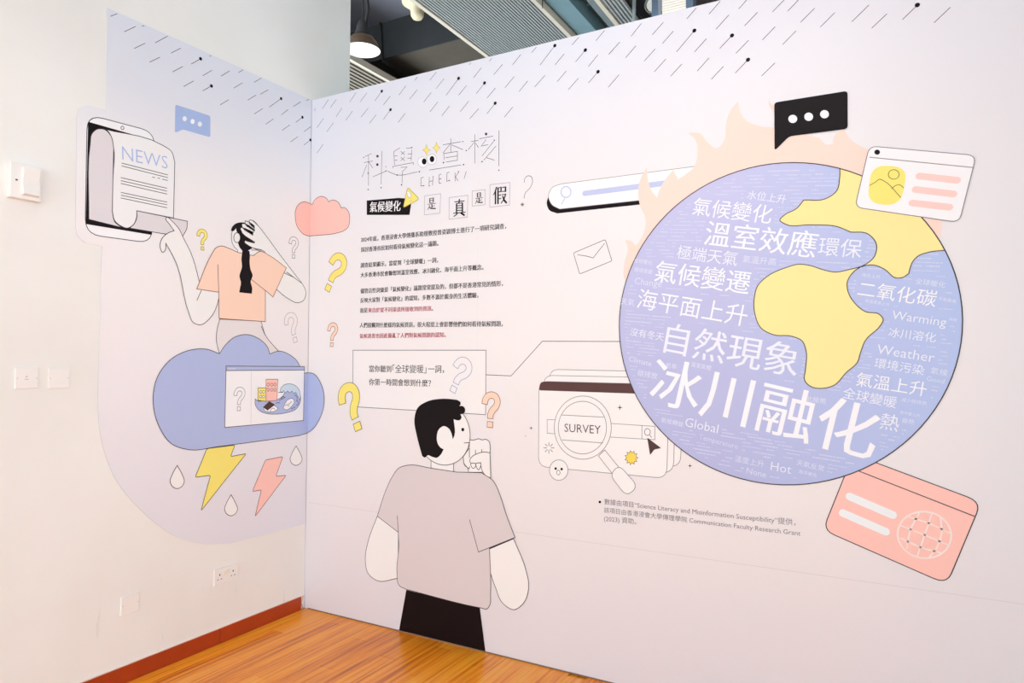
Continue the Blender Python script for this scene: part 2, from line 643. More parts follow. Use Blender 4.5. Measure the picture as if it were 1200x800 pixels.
floor = tag(boxes('floor', [(-.35, -9.5, -.06, 9.5, 6.0, -.006)], WOOD), kind='structure')
PW, PL = .092, .91
me = None
for i in range(30):
    off = (i * .37) % 1.0 * PL
    for j in range(-1, 4):
        y1 = -j * PL - off + PL
        y0 = y1 - PL
        y1c, y0c = min(y1, 0.0), max(y0, -3.0)
        if y1c - y0c < .04: continue
        full = abs((y1c - y0c) - PL) < 1e-6
        if full and me is not None:
            o = bpy.data.objects.new('plank', me); COL.objects.link(o)
        else:
            L = y1c - y0c
            v, f = box_vf(.0004, .0006, -.006, PW - .0004, L - .0006, 0.0)
            mm_ = bpy.data.meshes.new('plank'); mm_.from_pydata(v, [], f); mm_.materials.append(WOOD)
            o = bpy.data.objects.new('plank', mm_); COL.objects.link(o)
            if full: me = mm_
        o.location = (.012 + i * PW, y0c, 0)
        o.parent = floor
# planks past the ones that can be told apart
fb = boxes('plank_field', [(.012 + 30 * PW, -9.5, -.006, 9.5, 0, 0), (0.012, -9.5, -.006, .012 + 30 * PW, -3.0, 0)], WOOD, floor)
fb['kind'] = 'stuff'
tag(boxes('trim_2', [(.03, -.0035, 0, 6.4, -.0002, .006)], mat('floor_joint', '#8d6a52')), kind='structure')

# skirting board ----------------------------------------------------
SK = mat('skirting_wood', '#a83a12', rough=.32, noise=.22, nscale=6, spec=.5)
SKT = mat('skirting_primer', '#e7cdbb')
bb = bpy.data.objects.new('baseboard_left', None); COL.objects.link(bb); tag(bb, kind='structure')
cuts = [-6.5, -3.1, -1.38, -.61, -.035]
for i in range(4):
    a, c = cuts[i] + .0015, cuts[i + 1] - .0015
    o = boxes('skirting_board', [(0, a, 0, .012, c, .078)], SK, bb, bevel=.002)
o = mesh_obj('chipped_end', [(0.0, -.035, .04), (.012, -.035, .04), (.012, -.012, .078), (0, -.012, .078), (0, -.035, .078), (.012, -.035, .078),
                          (.0, -.014, 0), (.012, -.014, 0)],
             [(1, 2, 5), (0, 1, 2, 3), (3, 2, 5, 4), (0, 1, 7, 6)], SKT, bb)
boxes('caulk_line', [(0, -6.5, .0785, .007, -.02, .0815)], mat('caulk', '#f4dccb'), bb)

# ================================================================== MURAL BOARD ON THE SIDE WALL
z2 = (0, 400, 2)
outline = [(125.3, 11), (124, 129)] + smooth(pts('124,129* 107,124.5* 100,124 93,127 89.5,136* 88,262* 90.5,276 99,284* 119,288.5*'), False)[1:]
outline += [(117.5, 340), (116, 400)]
outline += smooth(pts('232,0* 230,60 229,110 232,200 246,265 275,330 320,385 370,430 420,460 480,474 540,473*', z2), False)[1:]
uv = [uvA(p) for p in outline]
ub = uvA((357.5, 613.5))[1]
uv += [(-.002, ub), (-.002, TOP)]
uv[0] = (uv[0][0], TOP)
m2 = Mesh2()
n = len(uv)
ccw = uv
vs = [Vector((.0002, p[0], p[1])) for p in ccw] + [Vector((.004, p[0], p[1])) for p in ccw]
tri = tessellate_polygon([[Vector((p[0], p[1], 0)) for p in ccw]])
fs = [tuple(n + i for i in t) for t in tri] + [(i, (i + 1) % n, n + (i + 1) % n, n + i) for i in range(n)]
nf = len(tri)
panel_root = empty('mural_board', (0.0, -.8, .5), 'thin lilac printed board with rounded lower corner on the white side wall', 'mural board')
mesh_obj('board', vs, fs, [PRINTA, mat('board_edge', '#cfcbd0')], panel_root, [0] * nf + [1] * n)

# ================================================================== RAIN STROKES (both walls)
RAIN = {
    (120, 0): '70,155,135,130 200,300,305,250 490,403,607,340 292,457,395,407 637,500,730,453 437,585,535,537 827,602,915,552,d 653,675,748,625 935,712,1022,660 1107,715,1188,665 757,812,850,760 365,247,388,243 1000,529,1015,525',
    (240, 70): '310,123,353,95 458,213,525,172 265,268,348,218 -26,293,57,247,d 138,425,220,375 515,325,590,282 397,380,475,332 600,445,710,365,d 458,510,540,457 825,440,893,395 713,517,777,467 848,588,910,540,d 567,605,638,555 720,662,792,612 925,675,990,627 797,772,867,722 925,800,985,752,d 945,385,970,370 977,517,1035,455',
    (360, 90): '143,300,200,213 217,290,275,210 272,373,327,292 362,408,425,322 92,477,155,388 185,515,247,430 400,235,460,147 497,235,560,150 635,225,700,135,d 715,262,780,180 860,172,927,82 505,378,573,293 583,437,648,355 715,400,782,308,d 853,428,920,340 92,715,150,632',
    (480, 60): '47,275,75,240 190,272,252,195 250,350,322,258 343,413,460,255,d 460,413,533,323 600,250,673,155 790,220,870,125 965,128,1043,30 625,400,703,298,d 727,440,805,345 895,343,980,238 1027,378,1108,278 0,450,73,360 133,477,203,387 193,567,265,475 303,605,375,512 475,567,555,468 565,633,648,538 727,585,803,488,d 890,617,967,523 750,93,773,65 557,128,575,110',
    (600, 20): '185,333,228,283 263,450,402,268,d 403,448,490,345 563,263,626,190 597,420,688,310,d 717,465,807,353 787,222,868,125 907,350,1010,235 213,655,310,547 425,605,510,505 527,683,623,573 717,618,807,513,d 903,658,1005,540',
    (730, 0): '78,340,173,220 275,328,380,208 600,177,687,75 808,133,910,14 873,275,993,140 370,410,473,292 503,487,670,287,d 672,487,783,362 908,455,1023,333,d 1060,500,1178,378 25,543,122,430 200,573,303,458 295,673,403,553 447,715,553,600 697,667,807,543 830,743,943,622 1053,685,1173,560,d 1085,85,1165,-5',
    (860, 0): '100,243,222,115 362,113,478,-7 505,105,611,-7 625,210,757,78 812,253,945,120 268,375,388,250 457,418,583,290 260,713,385,590',
    (1000, 0): '-15,205,147,47 172,265,315,130 460,185,600,48,d 758,213,910,68',
}
rA = empty('rain_pattern', (.004, -.8, 2.2), 'slanting thin rain strokes printed along the top of the side board', 'wall graphic', 'printed rain')
rB = empty('rain_pattern', (2.0, 0, 2.4), 'long band of slanting rain strokes printed along the top of the partition', 'wall graphic', 'printed rain')
for (ox, oy), s in RAIN.items():
    for t in s.split():
        q = t.split(',')
        x0, y0, x1, y1 = [float(k) for k in q[:4]]
        a, c = (ox + x0 / 8, oy + y0 / 8), (ox + x1 / 8, oy + y1 / 8)
        onA = side(((a[0] + c[0]) / 2, (a[1] + c[1]) / 2)) < 0
        m2 = Mesh2()
        wl = 'A' if onA else 'B'
        if onA and side(c) > 0 or not onA and side(a) < 0:      # keeps a stroke on its own side of the corner
            t_ = .5
            if onA: c = (a[0] + (c[0] - a[0]) * t_, a[1] + (c[1] - a[1]) * t_)
            else: a = (c[0] + (a[0] - c[0]) * t_, c[1] + (a[1] - c[1]) * t_)
        pa, pc = UV[wl](a), UV[wl](c)
        if onA: pa, pc = (min(pa[0], -.003), min(pa[1], TOP - .003)), (min(pc[0], -.003), min(pc[1], TOP - .003))
        else: pa, pc = (max(pa[0], .03), min(pa[1], TOP - .003)), (max(pc[0], .03), min(pc[1], TOP - .003))
        m2.stroke(wl, [pa, pc], INK, .0026, 1)
        ps = m2.build('rain_stroke', rA if onA else rB)
        if len(q) > 4:
            m2 = Mesh2()
            m2.poly(wl, [(pc[0] + .009 * math.cos(k * PI / 7), pc[1] + .009 * math.sin(k * PI / 7)) for k in range(14)], INKB, 2)
            m2.build('round_drop', ps)

# ================================================================== SIDE WALL ILLUSTRATIONS
# tablet with the unrolling news page
A = Art('tablet_graphic', 'printed black-screened tablet with a curling NEWS page scrolling out of it', 'wall graphic', 'A', (140, 285), 1, z=(80, 90, 4))
A.shape('tablet_body', '86,176 403,260 389,780 76,737', WHITE, INK, r=.07)
A.shape('screen', '90,211 401,300 388,741 79,690', INKB, dl=1, sharp=True)
A.shape('camera_dot', ell(251, 240, 7, 8, A.z), WHITE, INK, dl=1, lw=.003)
A.shape('page_back', '93,668* 100,310 107,268 132,246 165,247 195,275 210,320* 203,632* 215,680 245,705*', mat('page_pale_grey', '#e3dadc'), INK, dl=2)  # page back and fold are printed in a greyer tone
A.shape('page_fold', '318,628* 555,677* 552,712 534,746* 440,735* 285,709* 305,690 318,660', mat('page_pale_grey', '#e3dadc'), INK, dl=2)
A.shape('page_front', '150,243* 440,322 480,350 496,400* 490,662* 318,628* 316,662 300,695 275,709 245,700 215,675 203,630* 206,480 209,330 197,278 177,250', OFFW, INK, dl=3)
A.word('headline', 'NEWS', (250, 388), (463, 433), BUBB, dl=4, weight=-.012, tall=1.06)
A.lines('text_rules', ['247,405 463,460', '247,418 463,473', '243,473 460,523', '243,487 460,536', '243,500 460,550', '243,542 460,588', '243,555 460,600', '243,568 460,614', '390,470 403,473', '415,474 427,477', '437,480 463,486'], INK, lw=.0032, dl=4)

A = Art('speech_bubble_graphic', 'small blue speech bubble with three white dots near the tablet', 'wall graphic', 'A', (215, 150), 1, z=(80, 90, 4))
A.shape('bubble', '499,130 663,184 663,284 535,247 497,264', BUBB, r=.012)
for c in ((543, 197), (580, 210), (614, 222)):
    A.shape('dot', ell(c[0], c[1], 10, 12, A.z, n=16), WHITE, dl=1)

# woman seen from behind, pointing
z4 = (180, 240, 4.447); z8 = (265, 250, 8); z3 = (160, 370, 3.2)
A = Art('woman_graphic', 'drawn person in peach shirt with long black plait pointing at the news page', 'wall graphic', 'A', (285, 410), 6, z=z4)
A.z = z3
A.shape('trousers', '310,12* 465,20* 480,70 530,132* 400,250* 308,141* 297,90 300,50', PANT, INK, dl=-4, extra=(('465,38 480,72',),))
A.z = z4
A.shape('pointing_arm', '66,64 78,70* 130,128 150,170 190,250 240,420* 340,455* 335,490 290,590 240,625 200,610 182,570 120,320 108,290 60,200* 54,240 42,248 34,235 33,190 55,158 80,143 103,135* 78,100 60,72', SKIN, INK, extra=(('245,445 222,498',),))
A.shape('upper_arm', '625,430* 672,352* 770,410 790,460 775,500 745,510 700,490', SKIN, INK)
A.z = z8
A.shape('face', '43,230 45,190 60,150 100,110 170,100 230,180 240,270 230,330* 235,345* 320,345* 240,400* 100,373* 100,343* 70,315 50,275', SKIN, GREY, dl=0)
A.shape('ear', ell(94, 228, 30, 46, z8), SKIN, INK, dl=2)
A.shape('plait', '38,165* 48,130 85,95 130,85 180,92 240,150 258,275* 235,325 200,348* 215,400 212,460 222,530 240,580 222,640 236,700 232,753* 114,740* 122,700 130,650 117,590 140,500 135,430 145,350* 120,320 105,280* 125,240 112,195 90,170* 85,140* 60,166', INKB, dl=1, label='long black plaited hair')
A.z = z4
A.shape('shirt', '345,215 390,228 435,248* 515,265* 550,243 600,265 687,328* 618,480* 578,445* 578,608* 337,592* 335,455* 220,438* 300,255 320,225', PEACH, RUST, dl=3, extra=(('330,310 335,455',), ('505,388 578,447',)))
A.z = z8
A.shape('plait_end', '145,352* 210,352* 215,400 212,460 222,530 240,580 222,640 236,700 232,753* 114,740* 122,700 130,650 117,590 140,500 135,430', INKB, dl=4)
A.shape('finger', '208,80 211,66 243,68 300,125* 272,152*', SKIN, INK, dl=1.7)
A.shape('finger', '170,88 172,72 190,75 285,140* 258,168*', SKIN, INK, dl=1.7)
A.shape('finger', '141,116 143,98 163,98 275,165* 240,205*', SKIN, INK, dl=1.7)
A.shape('finger', '131,158 128,136 150,137 270,190* 262,272*', SKIN, INK, dl=1.7)
A.shape('thumb', '165,266 170,256 190,262 265,280* 300,350* 250,327 200,300', SKIN, INK, dl=1.7)
A.shape('raised_forearm', '244,192* 264,160* 262,130* 244,70* 300,125 370,215 480,365 705,658* 561,550* 480,480* 400,430* 320,343* 262,318* 262,250*', SKIN, dl=2.4)
A.lines('forearm_outline', ['240,68* 300,125 370,215 480,365 705,658*', '225,316 262,330 320,342 360,365', '561,550 705,658'], INK, dl=2.9)
A.lines('finger_creases', ['225,92 262,132', '200,110 248,170', '165,140 232,198'], INK, lw=.002, dl=2.9)

# question marks --------------------------------------------------------
QC = smooth([(-.205, .655, 1), (-.19, .76, 0), (-.11, .885, 0), (.02, .925, 0), (.15, .875, 0), (.205, .755, 0), (.165, .62, 0), (.05, .49, 0), (.0, .375, 0), (0, .27, 1)], False, 5)


def qmark(label, wall, top, bottom, fill, line, layer, lw=.0030, fat=.155, group='printed question marks', parent=None, name='question_mark_graphic', flip=1):
    a, t = Vector(UV[wall](bottom)), Vector(UV[wall](top))
    up = t - a; H = up.length; up.normalize(); rt = Vector((up.y, -up.x)) * flip
    def T(p): return tuple(a + rt * (p[0] * H) + up * (p[1] * H))
    if parent is None:
        root = empty(name, world_pt(wall, a, 0), label, 'wall graphic', group)
    else:
        root = parent
    vs, fs = ribbon(QC, fat)
    left = [vs[i] for i in range(0, len(vs), 2)]; right = [vs[i] for i in range(1, len(vs), 2)]
    hook = [T(p) for p in left + right[::-1]]
    h = fat / 2
    dot = [T(p) for p in ((-h, .02), (h, .02), (h, .18), (-h, .18))]
    objs = []
    for nm, P_ in (('hook', hook), ('dot', dot)):
        m = Mesh2()
        if fill: m.poly(wall, P_, fill, layer)
        m.stroke(wall, P_, line, lw, layer + .5, True)
        objs.append(m)
    if parent is None:
        objs[0].build('hook', root); objs[1].build('dot', root)
    else:
        M0 = objs[0]
        k = len(M0.v); M0.v += objs[1].v
        M0.f += [tuple(i + k for i in f) for f in objs[1].f]
        M0.m += [M0.mi(objs[1].mats[i]) for i in objs[1].m]
        M0.build('question_mark', root)


qmark('small yellow question mark between the pointing hand and the peach shirt', 'A', (236, 268.5), (236.7, 293.5), YELLOW, mat('ink_ochre', '#a8923c'), 1)
qmark('small grey outlined question mark just under the peach cloud', 'A', (343.7, 277.5), (343.2, 303), None, GREY, 1)
qmark('pale lilac outlined question mark below the raised elbow', 'A', (338, 366.5), (346, 401.5), None, LGREY, 1)
qmark('tilted yellow question mark beside the body text', 'B', (400.5, 297.5), (383, 341.5), YELLOW, RUST, 1, fat=.17)
qmark('small pink outlined question mark between the text and the corner', 'B', (390.3, 378), (388.7, 406.5), PEACH, RUST, 1)
qmark('big yellow question mark at the left edge of the caption box', 'B', (404.5, 450.5), (421, 505), YELLOW, INK, 6, fat=.185)
qmark('blue outlined question mark inside the caption box', 'B', (546.5, 420), (530, 460), None, BLUELINE, 5, fat=.18)
qmark('coral question mark above the thinking figure\'s fist', 'B', (576.2, 459.5), (574.3, 501.5), PEACH, RUST, 6, fat=.18)

# clouds ------------------------------------------------------------------
A = Art('peach_cloud_graphic', 'small peach cloud printed across the room corner', 'wall graphic', 'AB', (370, 277), 1, z=(340, 220, 11.425))
A.shape('cloud', '300,225* 245,205 195,188 140,198 90,245 62,320 62,400 80,500 120,570 180,625 250,645 300,642* 640,602 720,575 780,520 798,430 795,360 770,300 725,265 685,270* 650,200 590,165 545,170 520,188* 480,135 420,115 360,135 320,175', CORAL, RUST)

A = Art('storm_cloud_graphic', 'large blue storm cloud with browser window printed across the room corner', 'wall graphic', 'AB', (300, 520), 5, z=z3)
A.shape('cloud', '308,142* 330,110 365,80 410,70 455,85 490,120 497,143* 530,132 570,145 600,170 618,214* 665,217 695,260 705,310 690,380 655,430 610,448* 300,490 200,502 130,480 80,410 60,330 75,230 130,160 200,128 260,125', CLOUDB, INK)
A.wall = 'A'
win = A.shape('browser_window', '333,188 627,190 623,392 328,418', WHITE, INK, dl=1, sharp=True)
A.shape('title_bar', '333,188 627,190 627,203 333,205', CLOUDB, INK, dl=2, sharp=True, parent=win)
A.z = (262, 425, 10)
A.lines('title_dots', ['45,70 60,70', '68,70 80,70', '92,70 104,70', '112,70 125,70'], WHITE, dl=3, parent=win)
A.lines('divider', ['318,100 312,715'], mat('ink_faint', '#e2dada'), dl=2, parent=win)
A.shape('sea', '360,420* 380,440 490,440 560,445* 620,430 690,380 710,340 760,300 860,320 890,380 885,470 840,540 720,585 600,600 480,590 400,550 362,490', CLOUDB, INK, dl=3, lw=.003)
A.shape('wave_crest', '657,335* 657,310 690,265 750,245 820,260 872,310 890,385 885,440* 850,370 835,345* 815,355 790,330* 765,350 740,328* 715,350 690,325* 680,345', WAVE, INK, dl=4, lw=.0026)
A.shape('pink_tower', '487,192 627,192 615,440 487,450', CORAL, RUST, dl=4, lw=.003, sharp=True)
A.shape('yellow_block', '393,293 487,293 487,450 393,440', YELLOW, INK, dl=5, lw=.003, sharp=True)
for (x, y) in [(513, 255), (555, 255), (593, 255), (513, 315), (555, 315), (593, 315)]:
    A.shape('tower_window', ell(x, y, 15, 18, A.z, 12), CORAL, INK, dl=5, lw=.0024)
for (x, y) in [(425, 340), (460, 340), (425, 395), (460, 395)]:
    A.shape('block_window', ell(x, y, 13, 15, A.z, 12), WHITE, INK, dl=6, lw=.0024)
A.shape('house_front', '455,520* 505,555* 570,490* 630,530* 600,560 520,575 470,560', WHITE, INK, dl=5, lw=.0026, extra=(('540,575 545,545 575,530 590,545',),))
A.shape('house_roof', '525,448* 592,490* 505,557* 455,515*', mat('print_dark_brown', '#4a2f2c'), dl=6)
A.shape('broken_car', '700,500 745,430 800,418 818,455 790,505 720,550 690,530', WHITE, INK, dl=5, lw=.0026, extra=(('710,500 760,480 790,450',), ('740,510 760,500',)))
A.lines('debris', ['600,475 625,465 650,470', '640,440 700,410', '820,370 850,400 845,450', '850,440 870,475 840,500', '780,540 830,515', '660,420 690,395 715,410', '630,345 690,347'], INK, lw=.0034, dl=6)
qmark('', 'A', (280.0, 453.5), (278.8, 481.5), None, GREY, 8, parent=A.root, lw=.0026)

A = Art('yellow_lightning_graphic', 'yellow lightning bolt printed under the storm cloud', 'wall graphic', 'A', (236, 597), 3, z=z3)
A.shape('bolt', '262,497 367,484 350,527 409,516 239,731 275,597 217,605', YELLOW, INK, r=.012)
A = Art('pink_lightning_graphic', 'pink lightning bolt printed between two raindrops', 'wall graphic', 'A', (300, 602), 3, z=z3)
A.shape('bolt', '481,540 547,527 520,601 559,597 442,752 466,652 432,658', CORAL, RUST, r=.012)
for lab, tx, ty, h in (('teardrop outline left of the yellow lightning bolt', 150, 560, 87), ('teardrop outline between the two lightning bolts', 352, 670, 79), ('teardrop outline closest to the room corner, right of the pink bolt', 596, 487, 73)):
    A = Art('raindrop_graphic', lab, 'wall graphic', 'A', (z3[0] + tx / 3.2, z3[1] + (ty + h) / 3.2), 3, 'printed raindrops', z=z3)
    k = h / 87.
    A.shape('drop', ' '.join('%f,%f%s' % (tx + x * k * .95, ty + y * k, '*' if not y else '') for x, y in ((0, 0), (20, 35), (28, 60), (17, 80), (0, 87), (-18, 80), (-28, 60), (-20, 35))), OFFW, INK)

# ================================================================== PARTITION: TITLE BLOCK
zt = (420, 150, 10.667); zu = (490, 150, 10.667)
A = Art('title_lettering', 'thin-lined hand-drawn Chinese title with dots and googly eyes', 'lettering', 'B', (505, 220), 1, z=zt)
A.lines('first_character', ['85,357 165,318', '127,345 127,720', '70,432 180,412', '105,460 45,615', '130,425 180,497', '295,285 285,705', '180,610 345,540', '345,470 345,495', '365,538 480,585 740,548'], INK, lw=.0026,
        dots=[(65, 368, 7), (240, 352, 15, 17), (238, 457, 15, 17), (345, 537, 8), (123, 565, 8), (123, 768, 8), (285, 745, 8), (485, 588, 9), (763, 545, 9)])
A.lines('second_character', ['443,295 520,248', '443,295 453,460', '450,350 488,345', '455,405 488,398', '530,290 580,335', '580,290 535,335', '530,365 580,410', '580,360 530,410', '600,252 660,248', '668,270 660,410', '618,325 668,322', '615,378 663,375', '430,480* 688,432* 688,460', '432,480 430,505', '530,492* 610,485* 550,545* 547,690'], INK, lw=.0026,
        dots=[(667, 243, 8), (540, 710, 9)])
A.z = zu
A.lines('third_character', ['310,210 535,172', '410,130 410,300', '400,200 310,315', '420,210 560,270', '323,315 325,400', '323,318* 492,292* 492,402* 350,425', '340,372 490,348', '140,525 535,462'], INK, lw=.0026, dots=[(560, 168, 7), (318, 432, 9), (568, 457, 9)])
A.lines('fourth_character', ['710,80 710,440', '662,168 755,155', '700,180 628,270', '720,190 755,245', '765,135 938,100', '850,145* 790,225* 875,208', '945,165 800,350', '975,225 820,402', '855,370 955,402'], INK, lw=.0026, dots=[(602, 282, 8), (850, 75, 16, 18), (953, 153, 8), (800, 420, 9)])
A.lines('upright_bar', ['1012,30 1010,475'], INK, lw=.003, dots=[(1010, 527, 8)])
A.shape('eye_white', ell(60, 425, 62, 66, zu), WHITE, LGREY, lw=.002)
A.shape('eye_white', ell(172, 392, 60, 66, zu), WHITE, LGREY, lw=.002)
A.shape('pupil', ell(77, 418, 29, 38, zu), INKB, dl=1)
A.shape('pupil', ell(175, 388, 29, 38, zu), INKB, dl=1)
for cx, cy in ((105, 275), (230, 245)):
    A.shape('sparkle', ' '.join('%d,%d%s' % (cx + x, cy + y, c) for x, y, c in ((0, -72, '*'), (16, -22, ''), (48, 0, '*'), (16, 22, ''), (0, 72, '*'), (-16, 22, ''), (-48, 0, '*'), (-16, -22, ''))), mat('print_spark', '#f6e27c'), mat('ink_ochre', '#a8923c'), dl=1, lw=.0014)
for strokes, ds in ((['70,612* 38,625* 35,722* 72,720'], [(72, 720, 6)]), (['140,610 138,722', '188,605 180,715', '140,668 185,660'], [(140, 722, 7), (188, 605, 5)]),
                    (['290,575* 262,585* 262,692* 290,688', '262,637 285,633'], [(285, 633, 6)]), (['390,550* 362,560* 358,665* 392,655'], [(392, 655, 7)]),
                    (['462,555 465,665', '510,545* 468,610* 500,660'], [(505, 545, 7)]), (['603,540 575,635'], [])):
    A.lines('letter', strokes, INK, lw=.0026, dots=ds)

A = Art('topic_banner', 'black skewed banner with white Chinese topic words', 'lettering', 'B', (452, 252), 1, z=(425, 215, 13.333))
A.shape('banner', '65,265 560,225 772,240 732,490 65,490', INKB, sharp=True)
A.word('topic_words', '氣候變化', (108, 450), (587, 432), WHITE, tall=1.15, bold=.0022)
A = Art('warning_triangle_graphic', 'yellow warning triangle overlapping the black banner', 'wall graphic', 'B', (480, 240), 3, z=(425, 215, 13.333))
A.shape('triangle', '705,55 888,242 632,384', YELLOW, mat('ink_ochre', '#a8923c'), r=.018, lw=.003)
A.shape('exclamation_stroke', '705,115 722,118 752,215 738,228', OFFW, mat('ink_ochre', '#a8923c'), dl=1, lw=.002)
A.shape('exclamation_dot', ell(751, 278, 13, 15, A.z, 12), OFFW, mat('ink_ochre', '#a8923c'), dl=1, lw=.002)

G_SHI = [((.3, .97), (.3, .56), 2), ((.7, .97), (.7, .56), 2), ((.3, .95), (.7, .95), 1), ((.3, .77), (.7, .77), 1), ((.3, .58), (.7, .58), 1),
         ((.06, .47), (.94, .47), 1), ((.52, .47), (.52, .08), 2), ((.52, .27), (.82, .27), 1), ((.28, .38), (.2, .18), 1.6), ((.2, .2), (.06, .0), 1.2), ((.22, .22), (.4, .08), 1.6), ((.38, .09), (.96, .03), 2)]
G_ZHEN = [((.1, .88), (.9, .88), 1.1), ((.5, 1.02), (.46, .78), 1.8), ((.27, .78), (.27, .2), 2), ((.73, .78), (.73, .2), 2), ((.27, .77), (.73, .77), 1), ((.27, .63), (.73, .63), 1), ((.27, .49), (.73, .49), 1), ((.27, .35), (.73, .35), 1),
          ((.03, .21), (.97, .21), 1.1), ((.36, .2), (.22, .09), 1.6), ((.22, .09), (.06, .01), 1.2), ((.6, .2), (.9, .02), 2.2)]
G_JIA = [((.27, 1.0), (.16, .74), 1.8), ((.16, .74), (.03, .55), 1.2), ((.18, .76), (.18, .0), 2), ((.36, .95), (.36, .0), 2), ((.36, .94), (.57, .94), 1), ((.57, .95), (.57, .68), 1.8), ((.36, .7), (.57, .7), 1), ((.36, .5), (.56, .5), 1), ((.36, .3), (.56, .3), 1),
         ((.64, .94), (.88, .94), 1), ((.88, .96), (.88, .66), 2), ((.64, .7), (.88, .7), 1), ((.63, .52), (.9, .52), 1), ((.9, .53), (.78, .25), 1.6), ((.78, .25), (.57, .02), 1.2), ((.68, .45), (.78, .2), 1.6), ((.78, .2), (.98, .0), 2.2)]


def char_tile(label, quad, glyph, gq, z=(490, 200, 8)):
    A = Art('character_tile', label, 'lettering', 'B', (z[0] + quad[3][0] / z[2], z[1] + quad[3][1] / z[2]), 1, 'boxed headline characters', z=z)
    A.shape('frame', ' '.join('%f,%f' % q for q in quad), None, LGREY, sharp=True, lw=.0026)
    (x0, y0), (x1, y1), (x2, y2), (x3, y3) = gq   # TL TR BR BL of the glyph
    m = Mesh2()
    def B(u, v):
        t = (x3 + (x2 - x3) * u, y3 + (y2 - y3) * u); q = (x0 + (x1 - x0) * u, y0 + (y1 - y0) * u)
        return uvB((z[0] + (t[0] + (q[0] - t[0]) * v) / z[2], z[1] + (t[1] + (q[1] - t[1]) * v) / z[2]))
    H = (Vector(B(0, 1)) - Vector(B(0, 0))).length
    for a, c, wd in glyph:
        m.stroke('B', [B(*a), B(*c)], INKB, H * .048 * wd, 2)
        if wd == 1 and a[1] == c[1]:   # the little wedge that ends a horizontal
            e_ = c
            m.poly('B', [B(e_[0] - .07, e_[1] + .01), B(e_[0], e_[1] + .06), B(e_[0] + .03, e_[1] - .01)], INKB, 2)
    m.build('character', A.root)


char_tile('first and lowest-left framed character, thin grey frame beside the warning triangle', [(62, 235), (212, 215), (205, 398), (60, 413)], G_SHI, [(86, 258), (168, 247), (170, 357), (86, 366)])
char_tile('large framed bold character in the second, lowest frame of the headline', [(292, 252), (467, 230), (462, 435), (290, 455)], G_ZHEN, [(330, 275), (447, 262), (450, 422), (326, 432)])
char_tile('smallest framed character, raised between the two large ones', [(508, 190), (630, 177), (628, 318), (508, 332)], G_SHI, [(534, 208), (608, 198), (610, 300), (532, 310)])
char_tile('largest framed bold character at the right end of the headline', [(675, 130), (862, 110), (858, 322), (672, 342)], G_JIA, [(702, 155), (836, 142), (834, 304), (702, 318)])
A = Art('thin_question_mark_graphic', 'hairline question mark with a tiny star after the boxed characters', 'lettering', 'B', (612, 241), 1, z=(490, 200, 8))
A.lines('hook', ['995,110 1000,75 1030,48 1060,55 1073,95 1050,160 1005,210 993,260'], INK, lw=.0026)
A.lines('star', ['978,298 978,336', '960,317 996,317', '966,305 990,329', '990,305 966,329'], INK, lw=.0022)

# body text ----------------------------------------------------------------
A = Art('body_text', 'four paragraphs of small Chinese text, some lines red', 'lettering', 'B', (423, 396), 1, z=(400, 250, 5))
for t, bl, br in (('2024年底，香港浸會大學傳播系助理教授曾姿穎博士進行了一項研究調查，', (115, 170), (965, 91)),
                  ('探討香港市民如何看待氣候變化這一議題。', (115, 228), (568, 190)),
                  ('調查結果顯示，當提到「全球變暖」一詞，', (113, 320), (566, 289)),
                  ('大多香港市民會聯想到溫室效應、冰川融化、海平面上升等概念。', (113, 376), (832, 331)),
                  ('儘管這些詞彙是「氣候變化」議題常常提及的，但都不是香港常見的情形，', (112, 470), (946, 427)),
                  ('反映大家對「氣候變化」的認知，多數不源於親身的生活體驗，', (112, 525), (802, 495)),
                  ('而是', (110, 583), (154, 581)),
                  ('人們接觸到什麼樣的氣候資訊，很大程度上會影響他們如何看待氣候問題，', (108, 670), (945, 663))):
    A.word('text_line', t, bl, br, INKT, tall=1.06, bold=.0014)
for t, bl, br in (('來自於從不同渠道所接收到的資訊。', (157, 581), (537, 571)), ('氣候迷思也因此擾亂了人們對氣候問題的認知。', (108, 732), (612, 725))):
    o = A.word('text_line', t, bl, br, RED, bold=.0014); o['label'] = 'crimson line of text'

# caption box and its lead line ----------------------------------------------
A = Art('caption_box_graphic', 'thin-framed caption box with two lines of Chinese text and a line leading to the globe', 'lettering', 'B', (490, 480), 1)
A.shape('frame', '413.8,410.2 569.6,410.2 569.2,485.7 413.5,476.3', mat('box_pale', '#f4eeec'), INK, sharp=True, lw=.003)
A.lines('lead_line', ['569.5,439* 599,440.3* 635.6,399.7* 727,400*'], INK, lw=.003)
A.z = (420, 400, 7.5)
A.word('text_line', '當你聽到', (95, 268), (288, 271), INKT, bold=.0014)
A.word('text_line', '「全球變暖」', (300, 276), (598, 280), INKT, weight=-.008)
A.word('text_line', '一詞，', (613, 277), (752, 279), INKT, bold=.0014)
A.word('text_line', '你第一時間會想到什麼？', (93, 385), (637, 398), INKT, bold=.0014)

A = Art('credit_text', 'small grey credit note in Chinese and English under the globe', 'lettering', 'B', (705, 616), 1, z=(690, 570, 4.615))
A.lines('bullet', [], INKB, dots=[(60, 83, 7)])
A.word('text_line', '數據由項目“Science Literacy and Misinformation Susceptibility”提供，', (85, 101), (1118, 217), GREY)
A.word('text_line', '該項目由香港浸會大學傳理學院 Communication Faculty Research Grant', (83, 145), (1145, 274), GREY)
A.word('text_line', '(2023) 資助。', (83, 193), (258, 210), GREY)

